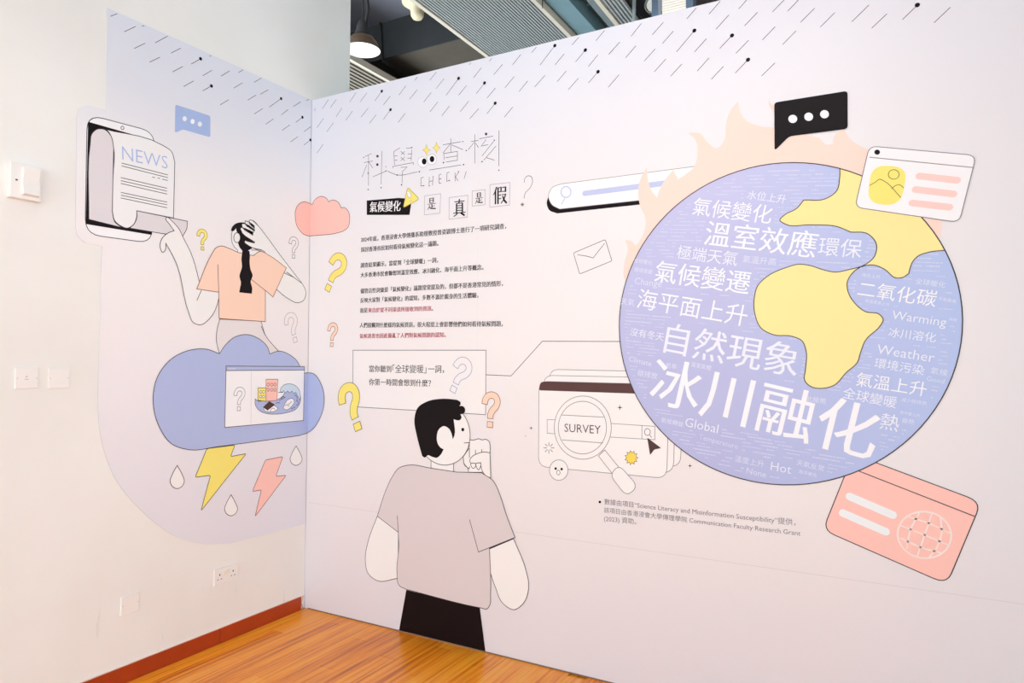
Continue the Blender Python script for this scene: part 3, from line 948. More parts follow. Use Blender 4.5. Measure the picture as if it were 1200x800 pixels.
# ================================================================== THINKING FIGURE
zb = (420, 540, 3.333); zh = (475, 460, 8)
A = Art('thinking_figure_graphic', 'life-size drawn person in taupe shirt with black hair, fist at the chin', 'wall graphic', 'B', (518, 750), 6, z=zb)
tr = [uvB(p) for p in ((476.4, 690.9), (562.5, 711.9))] + [(uvB((569, 764.9))[0], .006), (uvB((468, 739))[0], .006)]
m2 = Mesh2(); m2.poly('B', tr, INKB, 6); m2.build('trousers', A.root)['label'] = 'plain black trousers reaching the floor'
A.shape('left_arm', '75,215* 40,310 28,380 40,440 75,467 156,457* 157,278*', SKIN, INK)
A.shape('right_arm', '513,343* 607,303* 655,425 666,490 645,555 610,580 565,555 535,490 513,427*', SKIN, INK)
A.shape('shirt', '285,28* 195,16 160,27 133,62 110,110 75,215* 157,278* 159,330 152,440 160,485 190,501* 480,573 503,577 514,562 517,520 513,340* 613,298* 577,205 555,135 525,75 480,45* 385,43*', SHIRT, INK, dl=1,
        extra=(('153,213 157,278',), ('435,228* 470,355* 613,298',)))
A.z = zh
A.shape('neck', '243,615 243,706 340,722 455,746 455,640', SKIN, INK, dl=0, sharp=True)
A.shape('face', '545,200 590,285 610,395 595,500 545,595 470,655 370,678 280,655 205,600 150,480 140,300 300,130 450,130', SKIN, INK, dl=2, extra=(('553,470 602,467', INK),))
A.shape('hair', '120,140 200,85 340,57 450,62 500,72 520,90 520,110 508,126* 540,125 562,150 560,180 540,198 518,201* 530,230 515,255 490,258 456,248* 463,400 448,437* 435,380 410,335 365,312 320,340 298,410 305,470 335,515 362,530* 330,585 300,608 255,600 215,585 185,607 160,590* 110,400 88,260 98,190', INKB, dl=3, label='short black hair with a curly fringe')
A.shape('eye', ell(542, 345, 14, 17, zh, 16), INKB, dl=4)
A.shape('fist', '606,440* 640,443 655,440 690,431 722,441 760,437 788,458 797,500 796,570 803,800* 735,745* 595,745* 588,705 560,680 545,600* 600,520*', SKIN, INK, dl=1,
        extra=(('660,535 660,580',), ('718,528 718,556',), ('603,520 603,610',), ('545,600 555,665 585,700 600,712 605,690',)))
A.shape('thumb', '796,562* 740,555 680,570 622,605 606,640 622,663 665,663 710,655* 714,700 745,765 803,800*', SKIN, INK, dl=2)
A.shape('fingertip', '615,667 622,690 638,708 655,700 661,665', SKIN, INK, dl=3)
A.shape('fingertip', '664,665 672,700 688,722 703,705 709,660', SKIN, INK, dl=3)

# ================================================================== SEARCH BAR, ENVELOPE
zs = (620, 180, 5)
A = Art('search_bar_graphic', 'long tilted search bar with magnifier icon and thick black underside', 'wall graphic', 'B', (700, 240), 1, z=zs)
A.shape('bar_shade', '116,245* 104,290 118,330 165,350* 650,298* 762,276* 745,258* 180,320* 130,290', INKB)
A.shape('bar', '190,177* 970,75* 1010,110* 760,262* 180,325* 135,300 114,250 135,200', WHITE, GREY, dl=1, lw=.0024)
A.capsule('query_stripe', (327, 233), (860, 165), .026, PERI, dl=2)
A.lines('magnifier_icon', [], PERI)
A.shape('icon_ring', ell(217, 225, 29, 32, zs), None, PERI, dl=2, lw=.006)
A.lines('icon_handle', ['210,262 190,297'], PERI, dl=2, lw=.005)
A = Art('envelope_graphic', 'small tilted outlined envelope under the search bar', 'wall graphic', 'B', (696, 320), 1, z=zs)
A.shape('envelope', '260,582 447,503 486,628 297,705', None, INK, r=.008, lw=.0026)
A.lines('flap', ['283,592 345,602 375,611* 443,525'], INK, lw=.0026)

# ================================================================== SURVEY WINDOWS AND MAGNIFIER
zv = (610, 420, 5)
A = Art('survey_window_graphic', 'stack of printed browser windows with a brown title bar and search field', 'wall graphic', 'B', (700, 560), 1, z=zv)
WIN = mat('window_pale', '#f4efed')
A.shape('rear_window', '170,63 950,80 938,634 170,600', WIN, GREY, r=.05, lw=.0026)
A.shape('middle_window', '137,98 912,114 896,670 137,640', WIN, GREY, dl=1, r=.05, lw=.0026)
A.shape('front_window', '109,133 872,152 857,702 106,632', WIN, GREY, dl=2, r=.05, lw=.0026)
A.shape('title_bar', '112,186* 112,160 122,140 145,134* 872,153* 872,212*', BROWN, dl=3)
A.shape('field_end', '157,357 210,359 210,441 157,437', WIN, GREY, dl=3, sharp=True, lw=.0024)
A.shape('search_field', '500,378 788,397 788,475 500,458', WIN, GREY, dl=3, sharp=True, lw=.0024, extra=(('712,391 712,471',),))
A.shape('search_icon', ell(744, 430, 17, 20, zv, 20), None, GREY, dl=4, lw=.003)
A.lines('search_icon_handle', ['757,446 769,462'], GREY, dl=4, lw=.003)
A.shape('cursor_arrow', '743,462 825,524 785,532 760,565', mat('print_cursor', '#4b3030'), dl=5, r=.006)
A.lines('asterisk', ['167,490 167,512', '167,534 167,556', '135,523 155,523', '179,523 199,523', '145,500 159,514', '175,532 189,546', '189,500 175,514', '159,532 145,546'], INK, dl=4, lw=.0028)
A.shape('sun_burst', ' '.join('%f,%f' % (650 + (39 if k % 2 == 0 else 27) * math.cos(k * PI / 11), 580 + (42 if k % 2 == 0 else 29) * math.sin(k * PI / 11)) for k in range(22)), SUNY, RUST, dl=4, sharp=True, lw=.0022)


def star4(x, y, r, z, mt, dl, A, nm='sparkle'):
    A.shape(nm, ' '.join('%f,%f%s' % (x + a * r, y + b_ * r, c) for a, b_, c in ((0, -1, '*'), (.15, -.15, '*'), (1, 0, '*'), (.15, .15, '*'), (0, 1, '*'), (-.15, .15, '*'), (-1, 0, '*'), (-.15, -.15, '*'))), mt, dl=dl, sharp=True)


star4(583, 287, 18, zv, INKB, 4, A)
A = Art('magnifying_glass_graphic', 'large outlined magnifying glass over the word SURVEY', 'wall graphic', 'B', (735, 578), 6, z=zv)
A.shape('shaft', '495,535 580,640 540,675 458,570', WIN, GREY, sharp=True, lw=.0028)
A.shape('handle', '578,622 690,748 622,808 524,680', WIN, GREY, dl=1, r=.038, lw=.0028)
A.shape('ring', ell(366, 404, 167, 185, zv, 48), WIN, GREY, dl=2, lw=.0028)
A.shape('lens', ell(364, 404, 141, 154, zv, 48), WIN, GREY, dl=3, lw=.0028, extra=(('242,330 489,343',), ('245,476 484,494',)))
A.word('survey_word', 'SURVEY', (259, 428), (471, 441), INK, dl=5, weight=-.006, tall=1.05)
A = Art('face_badge_graphic', 'small round surprised face on the survey window\'s lower edge', 'wall graphic', 'B', (655, 563), 6, z=zv)
A.shape('badge', ell(225, 653, 54, 60, zv, 32), WIN, GREY, lw=.0028)
A.shape('eye', ell(207, 644, 7, 8, zv, 12), INKB, dl=1); A.shape('eye', ell(242, 647, 7, 8, zv, 12), INKB, dl=1)
A.shape('mouth', ell(223, 667, 10, 14, zv, 14), None, INK, dl=1, lw=.0024)
for lab, x, y, r, mt in (('tiny dark four-point sparkle left of the survey window', 62, 407, 13, INKB), ('faint tiny sparkle dot left of the survey window', 30, 453, 8, LGREY), ('tiny dark four-point sparkle under the globe, right of the survey window', 993, 628, 15, INKB)):
    A = Art('sparkle_graphic', lab, 'wall graphic', 'B', (zv[0] + x / 5, zv[1] + (y + r) / 5), 1, 'tiny sparkles', z=zv)
    star4(x, y, r, zv, mt, 0, A, 'star')

# ================================================================== FLAMES AND GLOBE
zg = (740, 90, 2.857)
A = Art('flames_graphic', 'pale peach flames licking up behind the globe', 'wall graphic', 'B', (800, 300), 4)
A.shape('flame', '731,324 732,308 736,292 733,281* 740,282.4 745,287 751,280 756,268 756.6,256 750,240 748,228 750,212 758,196* 759.4,210 763,222 770,231.6* 774,220 780,210 789,199* 795,210* 804,204 814,195 817,186 817.7,177.5 815,163.5 806.5,155.8* 820.5,156.5 829,167 840,174 849,165 851,146 857,128.5 865,119* 868,132 875,141.5 890.5,147.8 908,149.5 960.5,161.8* 968,169 976,169* 977,162 980,156.5 989,152* 995.5,162 1009.5,172 1040,182 1070,200 1090,225 1103,259 1103.6,266 1101,280* 1000,350* 850,400* 760,360*', FLAME)
A.shape('flame', '900.5,116.5* 902,125 909,131* 914,126* 906,124', FLAME)

GC = Vector((2.6865, 1.6675)); GR = .6775
GANG = []
for k in range(96):
    a = 2 * PI * k / 96
    GANG.append((GC.x + GR * math.cos(a), GC.y + GR * math.sin(a)))


def clip_circle(poly):
    out = poly
    for i in range(96):
        a, c = Vector(GANG[i]), Vector(GANG[(i + 1) % 96])
        d = c - a
        def ins(p): return d.x * (p[1] - a.y) - d.y * (p[0] - a.x) >= 0
        def cut(p, q):
            s1 = d.x * (p[1] - a.y) - d.y * (p[0] - a.x); s2 = d.x * (q[1] - a.y) - d.y * (q[0] - a.x)
            t = s1 / (s1 - s2)
            return (p[0] + (q[0] - p[0]) * t, p[1] + (q[1] - p[1]) * t)
        new = []
        for j in range(len(out)):
            p, q = out[j - 1], out[j]
            if ins(q):
                if not ins(p): new.append(cut(p, q))
                new.append(q)
            elif ins(p): new.append(cut(p, q))
        out = new
        if not out: return []
    return out


A = Art('globe_graphic', 'huge lavender and yellow globe filled with white climate words', 'wall graphic', 'B', (930, 567), 8)
m2 = Mesh2(); m2.poly('B', GANG, OCEAN, 8); m2.build('ocean', A.root)
land_px = smooth(pts('984,190* 984,209 981,223 967.5,233 942,234.5* 934,244 918.5,252.7 914,258 920,262.5 950,263.5 981.5,265.7 997,272* 1016.5,273.8 1027,286 1025,300 1013,310.5 996,315.6 978,318.7 964.5,316 949,311 935,309.7 922,313.3 899,324 888,335 884,350 885.3,370 891.4,383.6 906,392 928.5,394 940,399.3 944.7,410.6 944,433 943,445.5 949,452 967,454.5 978,451 991.6,436.5 1005,424 1008.5,413 1014,399 1032,381 1035,374.6 1031,368.5 1014,365 1003,356.5 994,342 992.7,332 999.5,319.4 1009.6,312.6 1025,310.8 1036.6,315.6 1050,325.7 1058,325 1065,320.6* 1066,316 1070,306 1076,300 1086.5,296 1112,293* 1125,240* 1060,180*'))
land = clip_circle([uvB(p) for p in land_px])
m2 = Mesh2(); m2.poly('B', land, LAND, 9)
coast = [uvB(p) for p in land_px]
runs, cur = [], []
for p in coast:
    if (Vector(p) - GC).length < GR: cur.append(p)
    else:
        if len(cur) > 1: runs.append(cur)
        cur = []
if len(cur) > 1: runs.append(cur)
for rn in runs: m2.stroke('B', rn, INK, LW, 9.5)
m2.build('land', A.root)
m2 = Mesh2(); m2.stroke('B', GANG, INK, .0042, 10, True); m2.build('rim_line', A.root)

WORDS = [('水位上升', (875, 233), (920, 239), 2, -.006), ('氣候變化', (810.5, 252), (902.5, 263), 1, -.004), ('溫室效應', (824, 287), (954, 303), 1, .006),
         ('環保', (957.7, 299), (1008.5, 303), 2, 0), ('極端天氣', (792.5, 303), (863, 312), 2, -.006), ('氣溫升高', (870, 307.5), (908.7, 311.5), 3, 0),
         ('氣候變遷', (766, 330), (876.5, 345.5), 1, .006), ('Change', (743.7, 332.5), (775, 336.5), 3, -.006), ('海平面上升', (745.5, 361), (873.5, 383), 1, .002),
         ('天氣', (727.5, 356.5), (743, 358.5), 3, 0), ('二氧化碳', (1004, 347), (1095.5, 360), 1, 0), ('全球暖化', (1072, 332.5), (1107, 337.5), 3, 0),
         ('Warming', (1044.5, 373.5), (1108, 382.5), 2, -.004), ('冰川溶化', (1040.6, 394.5), (1096, 401.5), 2, -.006), ('Weather', (1027, 414), (1094, 424.5), 2, -.004),
         ('環境污染', (1024, 430.5), (1082, 440), 2, -.004), ('氣候', (1090, 437.5), (1109.5, 441), 3, 0), ('Good', (1085.6, 445.6), (1106, 449.5), 3, -.006),
         ('氣溫上升', (1002.5, 452), (1084.5, 465), 1, 0), ('全球變暖', (986.8, 466), (1049.5, 478.5), 2, -.004), ('熱', (1030.2, 502), (1052, 506), 2, 0),
         ('變熱', (1056.6, 495), (1071, 497.5), 3, 0), ('海平面上升', (1054, 484.5), (1078, 489), 3, -.006), ('減少碳排放', (1056, 470), (1085.5, 475), 3, -.006),
         ('自然現象', (777, 413), (932, 443), 2, .008), ('沒有冬天', (738, 393), (777.5, 400), 2, -.004), ('Climate', (737, 423), (763, 429), 3, -.004),
         ('碳排放', (747, 440), (770, 444.5), 3, 0), ('乾旱', (780, 430.5), (792.5, 433), 3, 0), ('溫室氣體', (809.5, 429), (833, 434), 3, 0),
         ('冰川融化', (759, 470.5), (1020, 541), 1, .014), ('Global', (802.5, 499), (841, 507.5), 2, -.004), ('Temperature', (819, 514), (864.5, 526), 3, -.008),
         ('氣候轉變', (774.5, 494.5), (800.5, 500.5), 3, 0), ('溫度上升', (861, 540.5), (895, 547.5), 3, 0), ('None', (874.6, 554), (897.5, 559.5), 3, -.004),
         ('Hot', (903, 550.5), (927, 555), 2, -.006), ('天氣反常', (933, 544.5), (965, 552.5), 3, 0), ('北極熊', (944.5, 470), (967.6, 473.5), 3, 0),
         ('全球暖化', (743, 307.5), (764, 310.5), 3, -.004), ('環境保護', (743, 318), (764, 321.5), 3, -.004), ('海水上升', (1009.5, 324), (1031, 327), 3, -.004),
         ('氣溫逐漸上升', (1013.5, 354), (1042, 359), 3, -.004), ('天氣異常', (1099, 351.5), (1119.5, 355.5), 3, -.004), ('降雨', (1112, 375.5), (1120.5, 377), 3, 0),
         ('海洋暖化', (935.6, 554), (957, 559), 3, -.006)]
boxes_w = []
BOLD = {'冰川融化': .004, '自然現象': .002, '溫室效應': .0015, '氣候變遷': .0015}
for t, bl, br, cl, wt in WORDS:
    o = A.word('word', t, bl, br, (None, WORD1, WORD2, WORD3)[cl], dl=2.2, weight=wt, bold=BOLD.get(t, 0))
    base = parent_loc(o.parent)
    xs = [v.co.x + base.x for v in o.data.vertices]; zs_ = [v.co.z + base.z for v in o.data.vertices]
    a, c = Vector(uvB(bl)), Vector(uvB(br))
    d = (c - a); L = d.length; d.normalize()
    hgt = max((Vector((x - a.x, z_ - a.y))).dot(Vector((-d.y, d.x))) for x, z_ in zip(xs, zs_))
    boxes_w.append((a, d, L, hgt))


def in_poly(p, poly):
    c = False
    for i in range(len(poly)):
        a, b_ = poly[i - 1], poly[i]
        if (a[1] > p[1]) != (b_[1] > p[1]) and p[0] < (b_[0] - a[0]) * (p[1] - a[1]) / (b_[1] - a[1]) + a[0]: c = not c
    return c


# rows of microscopic words, unreadable even in the photograph
ang = math.radians(-6.0)
du, dn = Vector((math.cos(ang), math.sin(ang))), Vector((-math.sin(ang), math.cos(ang)))
m2 = Mesh2()
rnd = random.Random(11)
def free(p):
    if (p - GC).length > GR - .02: return False
    for a, d, L, h in boxes_w:
        q = p - a; s_, t_ = q.dot(d), q.dot(Vector((-d.y, d.x)))
        if -.008 < s_ < L + .008 and -.008 < t_ < h + .008: return False
    return not in_poly((p.x, p.y), land)
row = -.66
while row < .66:
    s_ = -.68 + rnd.random() * .05
    while s_ < .68:
        L = rnd.uniform(.02, .13)
        e_ = s_ + L
        hh = rnd.choice((.0035, .0035, .0045, .0055))
        q = s_
        while q < e_:
            p = GC + du * q + dn * row
            if free(p - dn * .006) and free(p + du * .008) and free(p + dn * .009) and free(p - du * .004):
                wd = rnd.uniform(.004, .0065)
                m2.poly('B', [tuple(p), tuple(p + du * wd), tuple(p + du * wd + dn * hh), tuple(p + dn * hh)], MICRO, 10)
            q += .0075
        s_ = e_ + rnd.uniform(.012, .06)
    row += rnd.uniform(.013, .019)
m2.build('micro_text', A.root)['kind'] = 'stuff'

# dark bubble, picture card, pink card -----------------------------------------
A = Art('dark_speech_bubble_graphic', 'black speech bubble with three white dots above the globe', 'wall graphic', 'B', (910, 176), 13, z=(800, 90, 6))
A.shape('bubble', '645,183 1160,101 1161,367 750,420 647,522', INKB, r=.014)
for c in ((775, 298), (887, 283), (998, 265)):
    A.shape('dot', ell(c[0], c[1], 31, 29, A.z, 24), WHITE, dl=1)

A = Art('picture_card_graphic', 'white printed card with yellow landscape thumbnail and three pink bars', 'wall graphic', 'B', (1065, 252), 13, z=(990, 160, 6.665))
CARD = mat('card_white', '#f3f2f5')
A.shape('card', '192,76 1026,149 893,672 80,553', CARD, GREY, r=.03, lw=.003, extra=(('192,163 1005,244',),))
A.shape('window_dot', ell(253, 124, 22, 20, A.z, 20), INKB, dl=1)
A.shape('thumbnail', '212,222 495,240 433,545 172,522', YELLOW, dl=1, r=.055)
A.shape('thumbnail_sun', ell(382, 298, 42, 37, A.z, 24), None, mat('ink_olive', '#77702f'), dl=2, lw=.0026)
A.lines('mountain_line', ['192,385 235,360 275,335 300,345 438,478', '365,410 400,383 430,380 460,403'], mat('ink_olive', '#77702f'), dl=2, lw=.0026)
for a, c in (((582, 310), (875, 343)), ((553, 415), (848, 450)), ((528, 520), (815, 553))):
    A.capsule('pink_bar', a, c, .0255, mat('print_card_pink', '#fbcfc8'), dl=1)

A = Art('pink_card_graphic', 'tilted pink payment-style card with white bars and a wire globe icon', 'wall graphic', 'B', (1060, 682), 4)
A.shape('card', '1000,532 1150,588 1109.6,684.2 964.4,620.6', CORAL, INK, r=.045, extra=(('1003,550.3 1142,604.7',),))
A.z = (960, 540, 5.335)
A.capsule('white_bar', (192, 222), (458, 336), .031, mat('card_white2', '#f0f2f4'), dl=1)
A.capsule('white_bar', (150, 325), (414, 440), .031, mat('card_white2', '#f0f2f4'), dl=1)
PK = mat('print_pale_pink', '#fbe3dd')
A.shape('globe_icon', ell(658, 461, 168, 145, A.z, 40, rot=.15), None, PK, dl=1, lw=.007)
A.lines('globe_icon_grid', ['705,325 660,460 610,600', '628,322 570,430 548,550', '757,345 765,440 740,530 688,602', '502,400 660,462 815,528', '550,345 690,390 822,452', '508,480 640,540 770,575'], PK, dl=1, lw=.006)

# ================================================================== SWITCHES AND SOCKETS ON THE SIDE WALL
PL_ = mat('plastic_white', '#f1ebe6', rough=.35, spec=.5)
PLG = mat('plastic_grey', '#cfc8c2', rough=.4)
SLOT = mat('slot_dark', '#3c3430', rough=.6)


def plate(name, label, cat, y0, y1, z0, z1, t=.009, group=None):
    r = empty(name, (0, (y0 + y1) / 2, z0), label, cat, group)
    boxes('face_plate', [(0, y0, z0, t, y1, z1)], PL_, r, bevel=.002)
    return r


sy0, sy1, sz0, sz1 = -1.652, -1.535, 2.152, 2.298
r = plate('light_switch', 'white raised switch box with angled rocker, high at the left edge', 'light switch', sy0, sy1, sz0, sz1, .03)
o = mesh_obj('rocker', [(.03, -1.612, 2.168), (.03, -1.548, 2.168), (.03, -1.548, 2.282), (.03, -1.612, 2.282),
                      (.052, -1.610, 2.172), (.052, -1.550, 2.172), (.040, -1.550, 2.232), (.040, -1.610, 2.232), (.046, -1.550, 2.280), (.046, -1.610, 2.280)],
             [(0, 1, 5, 4), (4, 5, 6, 7), (7, 6, 8, 9), (9, 8, 2, 3), (1, 2, 8, 6, 5), (0, 4, 7, 9, 3)], PL_, r)
boxes('indicator', [(.03, -1.634, 2.222, .0315, -1.626, 2.228)], SLOT, r)
r = plate('keyed_wall_plate', 'flat white wall plate with a small grey keyhole, nearer the left edge', 'wall plate', -1.605, -1.519, 1.376, 1.462)
boxes('key_slot', [(.009, -1.572, 1.412, .0100, -1.556, 1.416)], PLG, r)
lathe_c = mesh_obj('keyhole', [(.0095, -1.564 + .004 * math.cos(k * PI / 6), 1.425 + .004 * math.sin(k * PI / 6)) for k in range(12)], [tuple(range(12))], PLG, r)
for yy in (-1.598, -1.526): boxes('screw', [(.009, yy - .002, 1.417, .0098, yy + .002, 1.421)], PLG, r)
r = plate('blank_wall_plate', 'blank white square wall plate beside the keyed plate', 'wall plate', -1.479, -1.394, 1.374, 1.459)
for yy in (-1.472, -1.401): boxes('screw', [(.009, yy - .002, 1.415, .0098, yy + .002, 1.419)], PLG, r)
r = plate('low_blank_wall_plate', 'blank white square wall plate low down, left of the power socket', 'wall plate', -1.143, -1.056, .314, .400)
for yy in (-1.136, -1.063): boxes('screw', [(.009, yy - .002, .355, .0098, yy + .002, .359)], PLG, r)
q0, q1 = hit(250, 672, 0), hit(278, 660, 0)
zc = .352
r = plate('power_socket', 'white double power socket with two rocker switches above the skirting', 'power socket', q0.y, q1.y, zc - .043, zc + .043)
ym = (q0.y + q1.y) / 2
for s in (-1, 1):
    y = ym + s * .012
    boxes('switch_rocker', [(.009, y - .008, zc + .008, .013, y + .008, zc + .026)], mat('plastic_cream', '#efe6cf', rough=.4), r, bevel=.001)
    y = ym + s * .042
    o = boxes('pin_holes', [(.009, y - .003, zc + .004, .0094, y + .003, zc + .014), (.009, y - .014, zc - .016, .0094, y - .007, zc - .012), (.009, y + .007, zc - .016, .0094, y + .014, zc - .012)], SLOT, r)

# ================================================================== HIGH HALL SEEN OVER THE PARTITION
CONC = mat('concrete_dark', '#2f2e2f', rough=.85, noise=.3, nscale=5)
SLAB = mat('slab_grey_violet', '#77757e', rough=.85, noise=.12, nscale=4)
BROWNB = mat('beam_underside', '#4f463c', rough=.85, noise=.2, nscale=6)
TEAL = mat('duct_teal', '#6f8990', rough=.6, noise=.12, nscale=7)
GREYD = mat('duct_grey', '#71797c', rough=.6, noise=.1, nscale=7)
TRIM = mat('panel_trim_cream', '#cdbfae', rough=.5)
SLAT = mat('slat_metal', '#9a9a98', rough=.5, metal=.0)
SLATD = mat('slat_backing', '#2b2826', rough=.8)
tag(boxes('ceiling', [(-4.5, -.2, 4.98, 7.0, 6.4, 5.08)], SLAB), kind='structure')
tag(boxes('ceiling_near', [(0, -9.5, 4.06, 9.5, -.25, 4.14)], mat('ceiling_grey', '#8d8f92', rough=.8)), kind='structure')
tag(boxes('bulkhead_light_block', [(0, -.3, 4.06, 9.5, -.2, 5.08)], mat('ceiling_grey', '#8d8f92')), kind='structure')  # unseen upstand added to stop sky light entering above the near ceiling
tag(boxes('wall_hall_light_block', [(7.0, -.2, 0, 7.1, 6.1, 5.08)], mat('ceiling_grey', '#8d8f92')), kind='structure')  # unseen wall added to close the hall's open side against sky light
tag(boxes('wall_right_light_block', [(5.3, -2.6, 0, 5.4, 0, 4.05)], PLASTER), kind='structure')  # unseen return added to dim the right end of the partition
tag(boxes('ceiling_beam', [(-4.5, 2.39, 4.6, .6, 4.6, 4.979)], BROWNB), kind='structure')
tag(boxes('ceiling_beam_face', [(-4.5, 2.375, 4.6, .6, 2.389, 4.979)], CONC), kind='structure')
tag(boxes('wall_far', [(-4.5, 6.0, 0, 7.0, 6.1, 4.98)], CONC), kind='structure')
tag(boxes('wall_side_hall', [(-4.6, .34, 0, -4.5, 6.1, 4.98)], CONC), kind='structure')


def slat_panel(label, x0, x1, y0, y1, z, pitch, tl=True, tr=True, sm=None):
    r = empty('slatted_ceiling_panel', ((x0 + x1) / 2, y0, z), label, 'ceiling panel', 'slatted ceiling panels')
    boxes('backing', [(x0, y0, z + .05, x1, y1, z + .06)], SLATD, r)
    tw = .035
    if tl: boxes('edge_trim', [(x0, y0, z - .012, x0 + tw, y1, z + .06)], TRIM, r)
    if tr: boxes('edge_trim', [(x1 - tw, y0, z - .012, x1, y1, z + .06)], TRIM, r)
    lst = []
    x = x0 + (tw if tl else 0) + pitch * .4
    while x < x1 - (tw if tr else 0) - pitch * .5:
        lst.append((x, y0, z, x + pitch * .52, y1, z + .03)); x += pitch
    o = boxes('slats', lst, sm or SLAT, r); o['kind'] = 'stuff'


slat_panel('dark slatted ceiling panel beneath the pendant lamp', -3.3, -1.235, .6, 5.4, 4.3, .058, tl=False, sm=mat('slat_tan', '#8a7f72', rough=.5))
slat_panel('wide fine-slatted ceiling panel with cream edges beside the pendant lamp', -.115, .745, .4, 5.4, 4.3, .0255)
slat_panel('narrow slatted ceiling panel behind the teal duct', 1.14, 1.335, .5, 5.4, 4.3, .03, tr=False)
r = empty('teal_duct', (.84, .6, 4.36), 'flat teal ceiling duct alongside the wide slatted panel', 'duct')
boxes('duct_body', [(.76, .5, 4.34, .93, 5.5, 4.62)], TEAL, r)
boxes('bracket', [(.80, 1.55, 4.30, .83, 1.60, 4.34), (.81, 1.56, 4.2, .815, 1.565, 4.31)], SLATD, r)
r = empty('cladding_panels', (1.0, .5, 4.45), 'grey-green ceiling cladding panels with pale joints', 'ceiling panel')
yy = .8
for k in range(10):
    boxes('panel', [(.935, yy + .008, 4.46, 1.12, yy + .43, 4.48)], mat('cladding_green_grey', '#5f6e6d', rough=.7, noise=.15, nscale=5), r)
    boxes('joint_strip', [(.935, yy - .006, 4.455, 1.12, yy + .006, 4.475)], mat('joint_pale', '#aab4b2'), r)
    yy += .445
r = empty('grey_duct', (1.07, .5, 4.34), 'grey rectangular duct left of the narrow slatted panel', 'duct')
boxes('duct_body', [(1.05, .45, 4.34, 1.135, 5.5, 4.44)], GREYD, r)

# pendant lamp ---------------------------------------------------------------
lc = hit(424.5, 59, 2, 3.92)
r = empty('pendant_lamp', lc, 'brown industrial pendant lamp with white inside, over the partition', 'lamp')
LB = mat('lamp_brown', '#5b4636', rough=.4, metal=.2)
lathe('shade', [(.139, 0), (.136, .01), (.118, .062), (.085, .10), (.05, .118), (.035, .125)], lc, LB, r)
lathe('shade_lining', [(.1385, .001), (.132, .015), (.112, .06), (.08, .094), (.04, .112), (.0, .116)], lc, mat('lamp_white', '#f2f0ee', rough=.4), r)
lathe('bulb', [(.0, .015), (.03, .022), (.045, .045), (.035, .075), (.015, .1)], lc, mat('bulb_glow', '#fff6e8', emit=('#fff0dc', .6)), r)
lathe('fitting', [(.0, .235), (.03, .23), (.045, .19), (.05, .155), (.06, .13), (.062, .118), (.0, .118)], lc, SLATD, r)
tube('cord', [lc + Vector((0, 0, .23)), lc + Vector((0, 0, 1.04))], .006, SLATD, r)
tube('cable', [lc + Vector((.03, .0, .2)), lc + Vector((.055, .0, .32)), lc + Vector((.04, 0, .42)), lc + Vector((.03, 0, .6)), lc + Vector((.01, 0, 1.04))], .012, SLATD, r)
l = bpy.data.lights.new('pendant_bulb_light', 'POINT'); l.energy = .12; l.shadow_soft_size = .04; l.color = (1, .93, .85)
o = bpy.data.objects.new('pendant_bulb_light', l); COL.objects.link(o); o.location = lc + Vector((0, 0, -.02))

# cream bell fitting -----------------------------------------------------------
bc = hit(489, 20, 2, 4.42)
r = empty('bell_ceiling_fitting', bc, 'small cream bell-shaped ceiling fitting beside the wide panel', 'lamp')
CREAM = mat('cream_glass', '#cfc0a0', rough=.5, emit=('#ffe2b0', .04))
lathe('bell', [(r_ * 1.3, z_ * .95) for r_, z_ in [(0, -.02), (.03, -.015), (.042, .01), (.045, .05), (.05, .08), (.08, .105), (.1, .125), (.102, .15), (.085, .18), (.04, .2), (0, .205)]], bc, CREAM, r)
tube('stem', [bc + Vector((0, 0, .21)), bc + Vector((0, 0, .56))], .012, SLATD, r)

# conduits ---------------------------------------------------------------------
ca = hit(448, 70, 1, 2.36); cb = hit(444, 0, 1, 2.36)
tag(tube('conduit_pipe', [ca, cb], .012, SLATD), 'thin dark vertical conduit on the beam behind the lamp', 'pipe')
ca = hit(449, 71, 2, 4.59); cb2 = hit(476, 93, 2, 4.59)
tag(tube('conduit_run', [ca, cb2], .018, SLATD), 'dark conduit running along the underside of the beam', 'pipe')

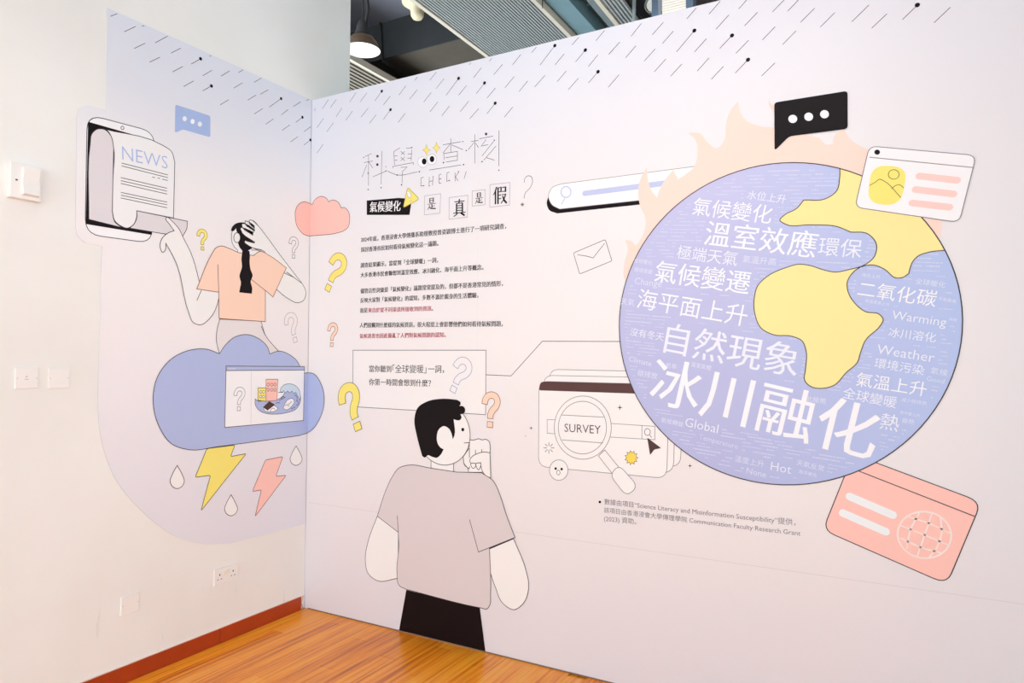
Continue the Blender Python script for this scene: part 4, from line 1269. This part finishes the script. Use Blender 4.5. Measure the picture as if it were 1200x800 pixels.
# bright high window between two steel posts --------------------------------------
YW = 2.4
def hx(x, y): return hit(x, y, 1, YW)
STEEL = mat('steel_blue', '#8496ad', rough=.4, metal=.1)
pA, pB = hx(771, 10), hx(816, 5)
for lab, x0, x1 in (('blue-grey steel post left of the bright blind', 768, 775.5), ('blue-grey steel post right of the bright blind', 807.5, 816)):
    a_, b_ = hx(x0, 8).x, hx(x1, 8).x
    o = boxes('steel_post', [(a_, YW - .1, 0, b_, YW, 4.97)], STEEL)
    tag(o, lab, 'post')
BL = empty('window_blind', (hx(791, 10).x, YW, 4.0), 'bright white horizontal-slatted blind lit from behind between two posts', 'blind')
a_, b_ = hx(776, 8).x, hx(807, 8).x
boxes('glowing_pane', [(a_, YW + .06, 2.6, b_, YW + .07, 4.9)], mat('daylit_pane', '#ffffff', emit=('#fff8ec', .9)), BL)
lst = []
zz = 3.6
while zz < 4.9:
    lst.append((a_, YW + .0, zz, b_, YW + .05, zz + .016)); zz += .021
o = boxes('slats', lst, mat('blind_white', '#eee9e2', emit=('#fff4e6', .35)), BL); o['kind'] = 'stuff'
dc = hit(767, 7, 1, 2.62)
r = empty('round_wall_light', dc, 'round white bulkhead light half hidden behind a steel post', 'lamp')
vs, fs = [], []
def disc(name, rad, y0, y1, m_, inner=0):
    vs, fs = [], []
    for k in range(28):
        g = 2 * PI * k / 28
        for rr, y in ((rad, y1), (rad, y0), (inner if inner else 0.001, y0)):
            vs.append((dc.x + rr * math.cos(g), y, dc.z + rr * math.sin(g)))
    for k in range(28):
        j = (k + 1) % 28
        for t in (0, 1): fs.append((3*k + t, 3*j + t, 3*j + t + 1, 3*k + t + 1))
    mesh_obj(name, vs, fs, m_, r, smooth_=False)
disc('rim', .078, 2.58, 2.64, mat('lamp_rim_white', '#e9ece9'), .07)
disc('dark_ring', .07, 2.60, 2.64, SLATD, .06)
disc('diffuser', .06, 2.585, 2.64, mat('diffuser', '#f4f4f0', emit=('#f4fff8', .3)))
fx = hx(742, 10)
tag(boxes('pale_hanging_post', [(1.342, 2.1, 3.2, 1.362, 2.13, 4.97)], mat('pale_steel', '#a3aaa9')), 'slim pale grey upright beside the narrow slatted panel', 'post')
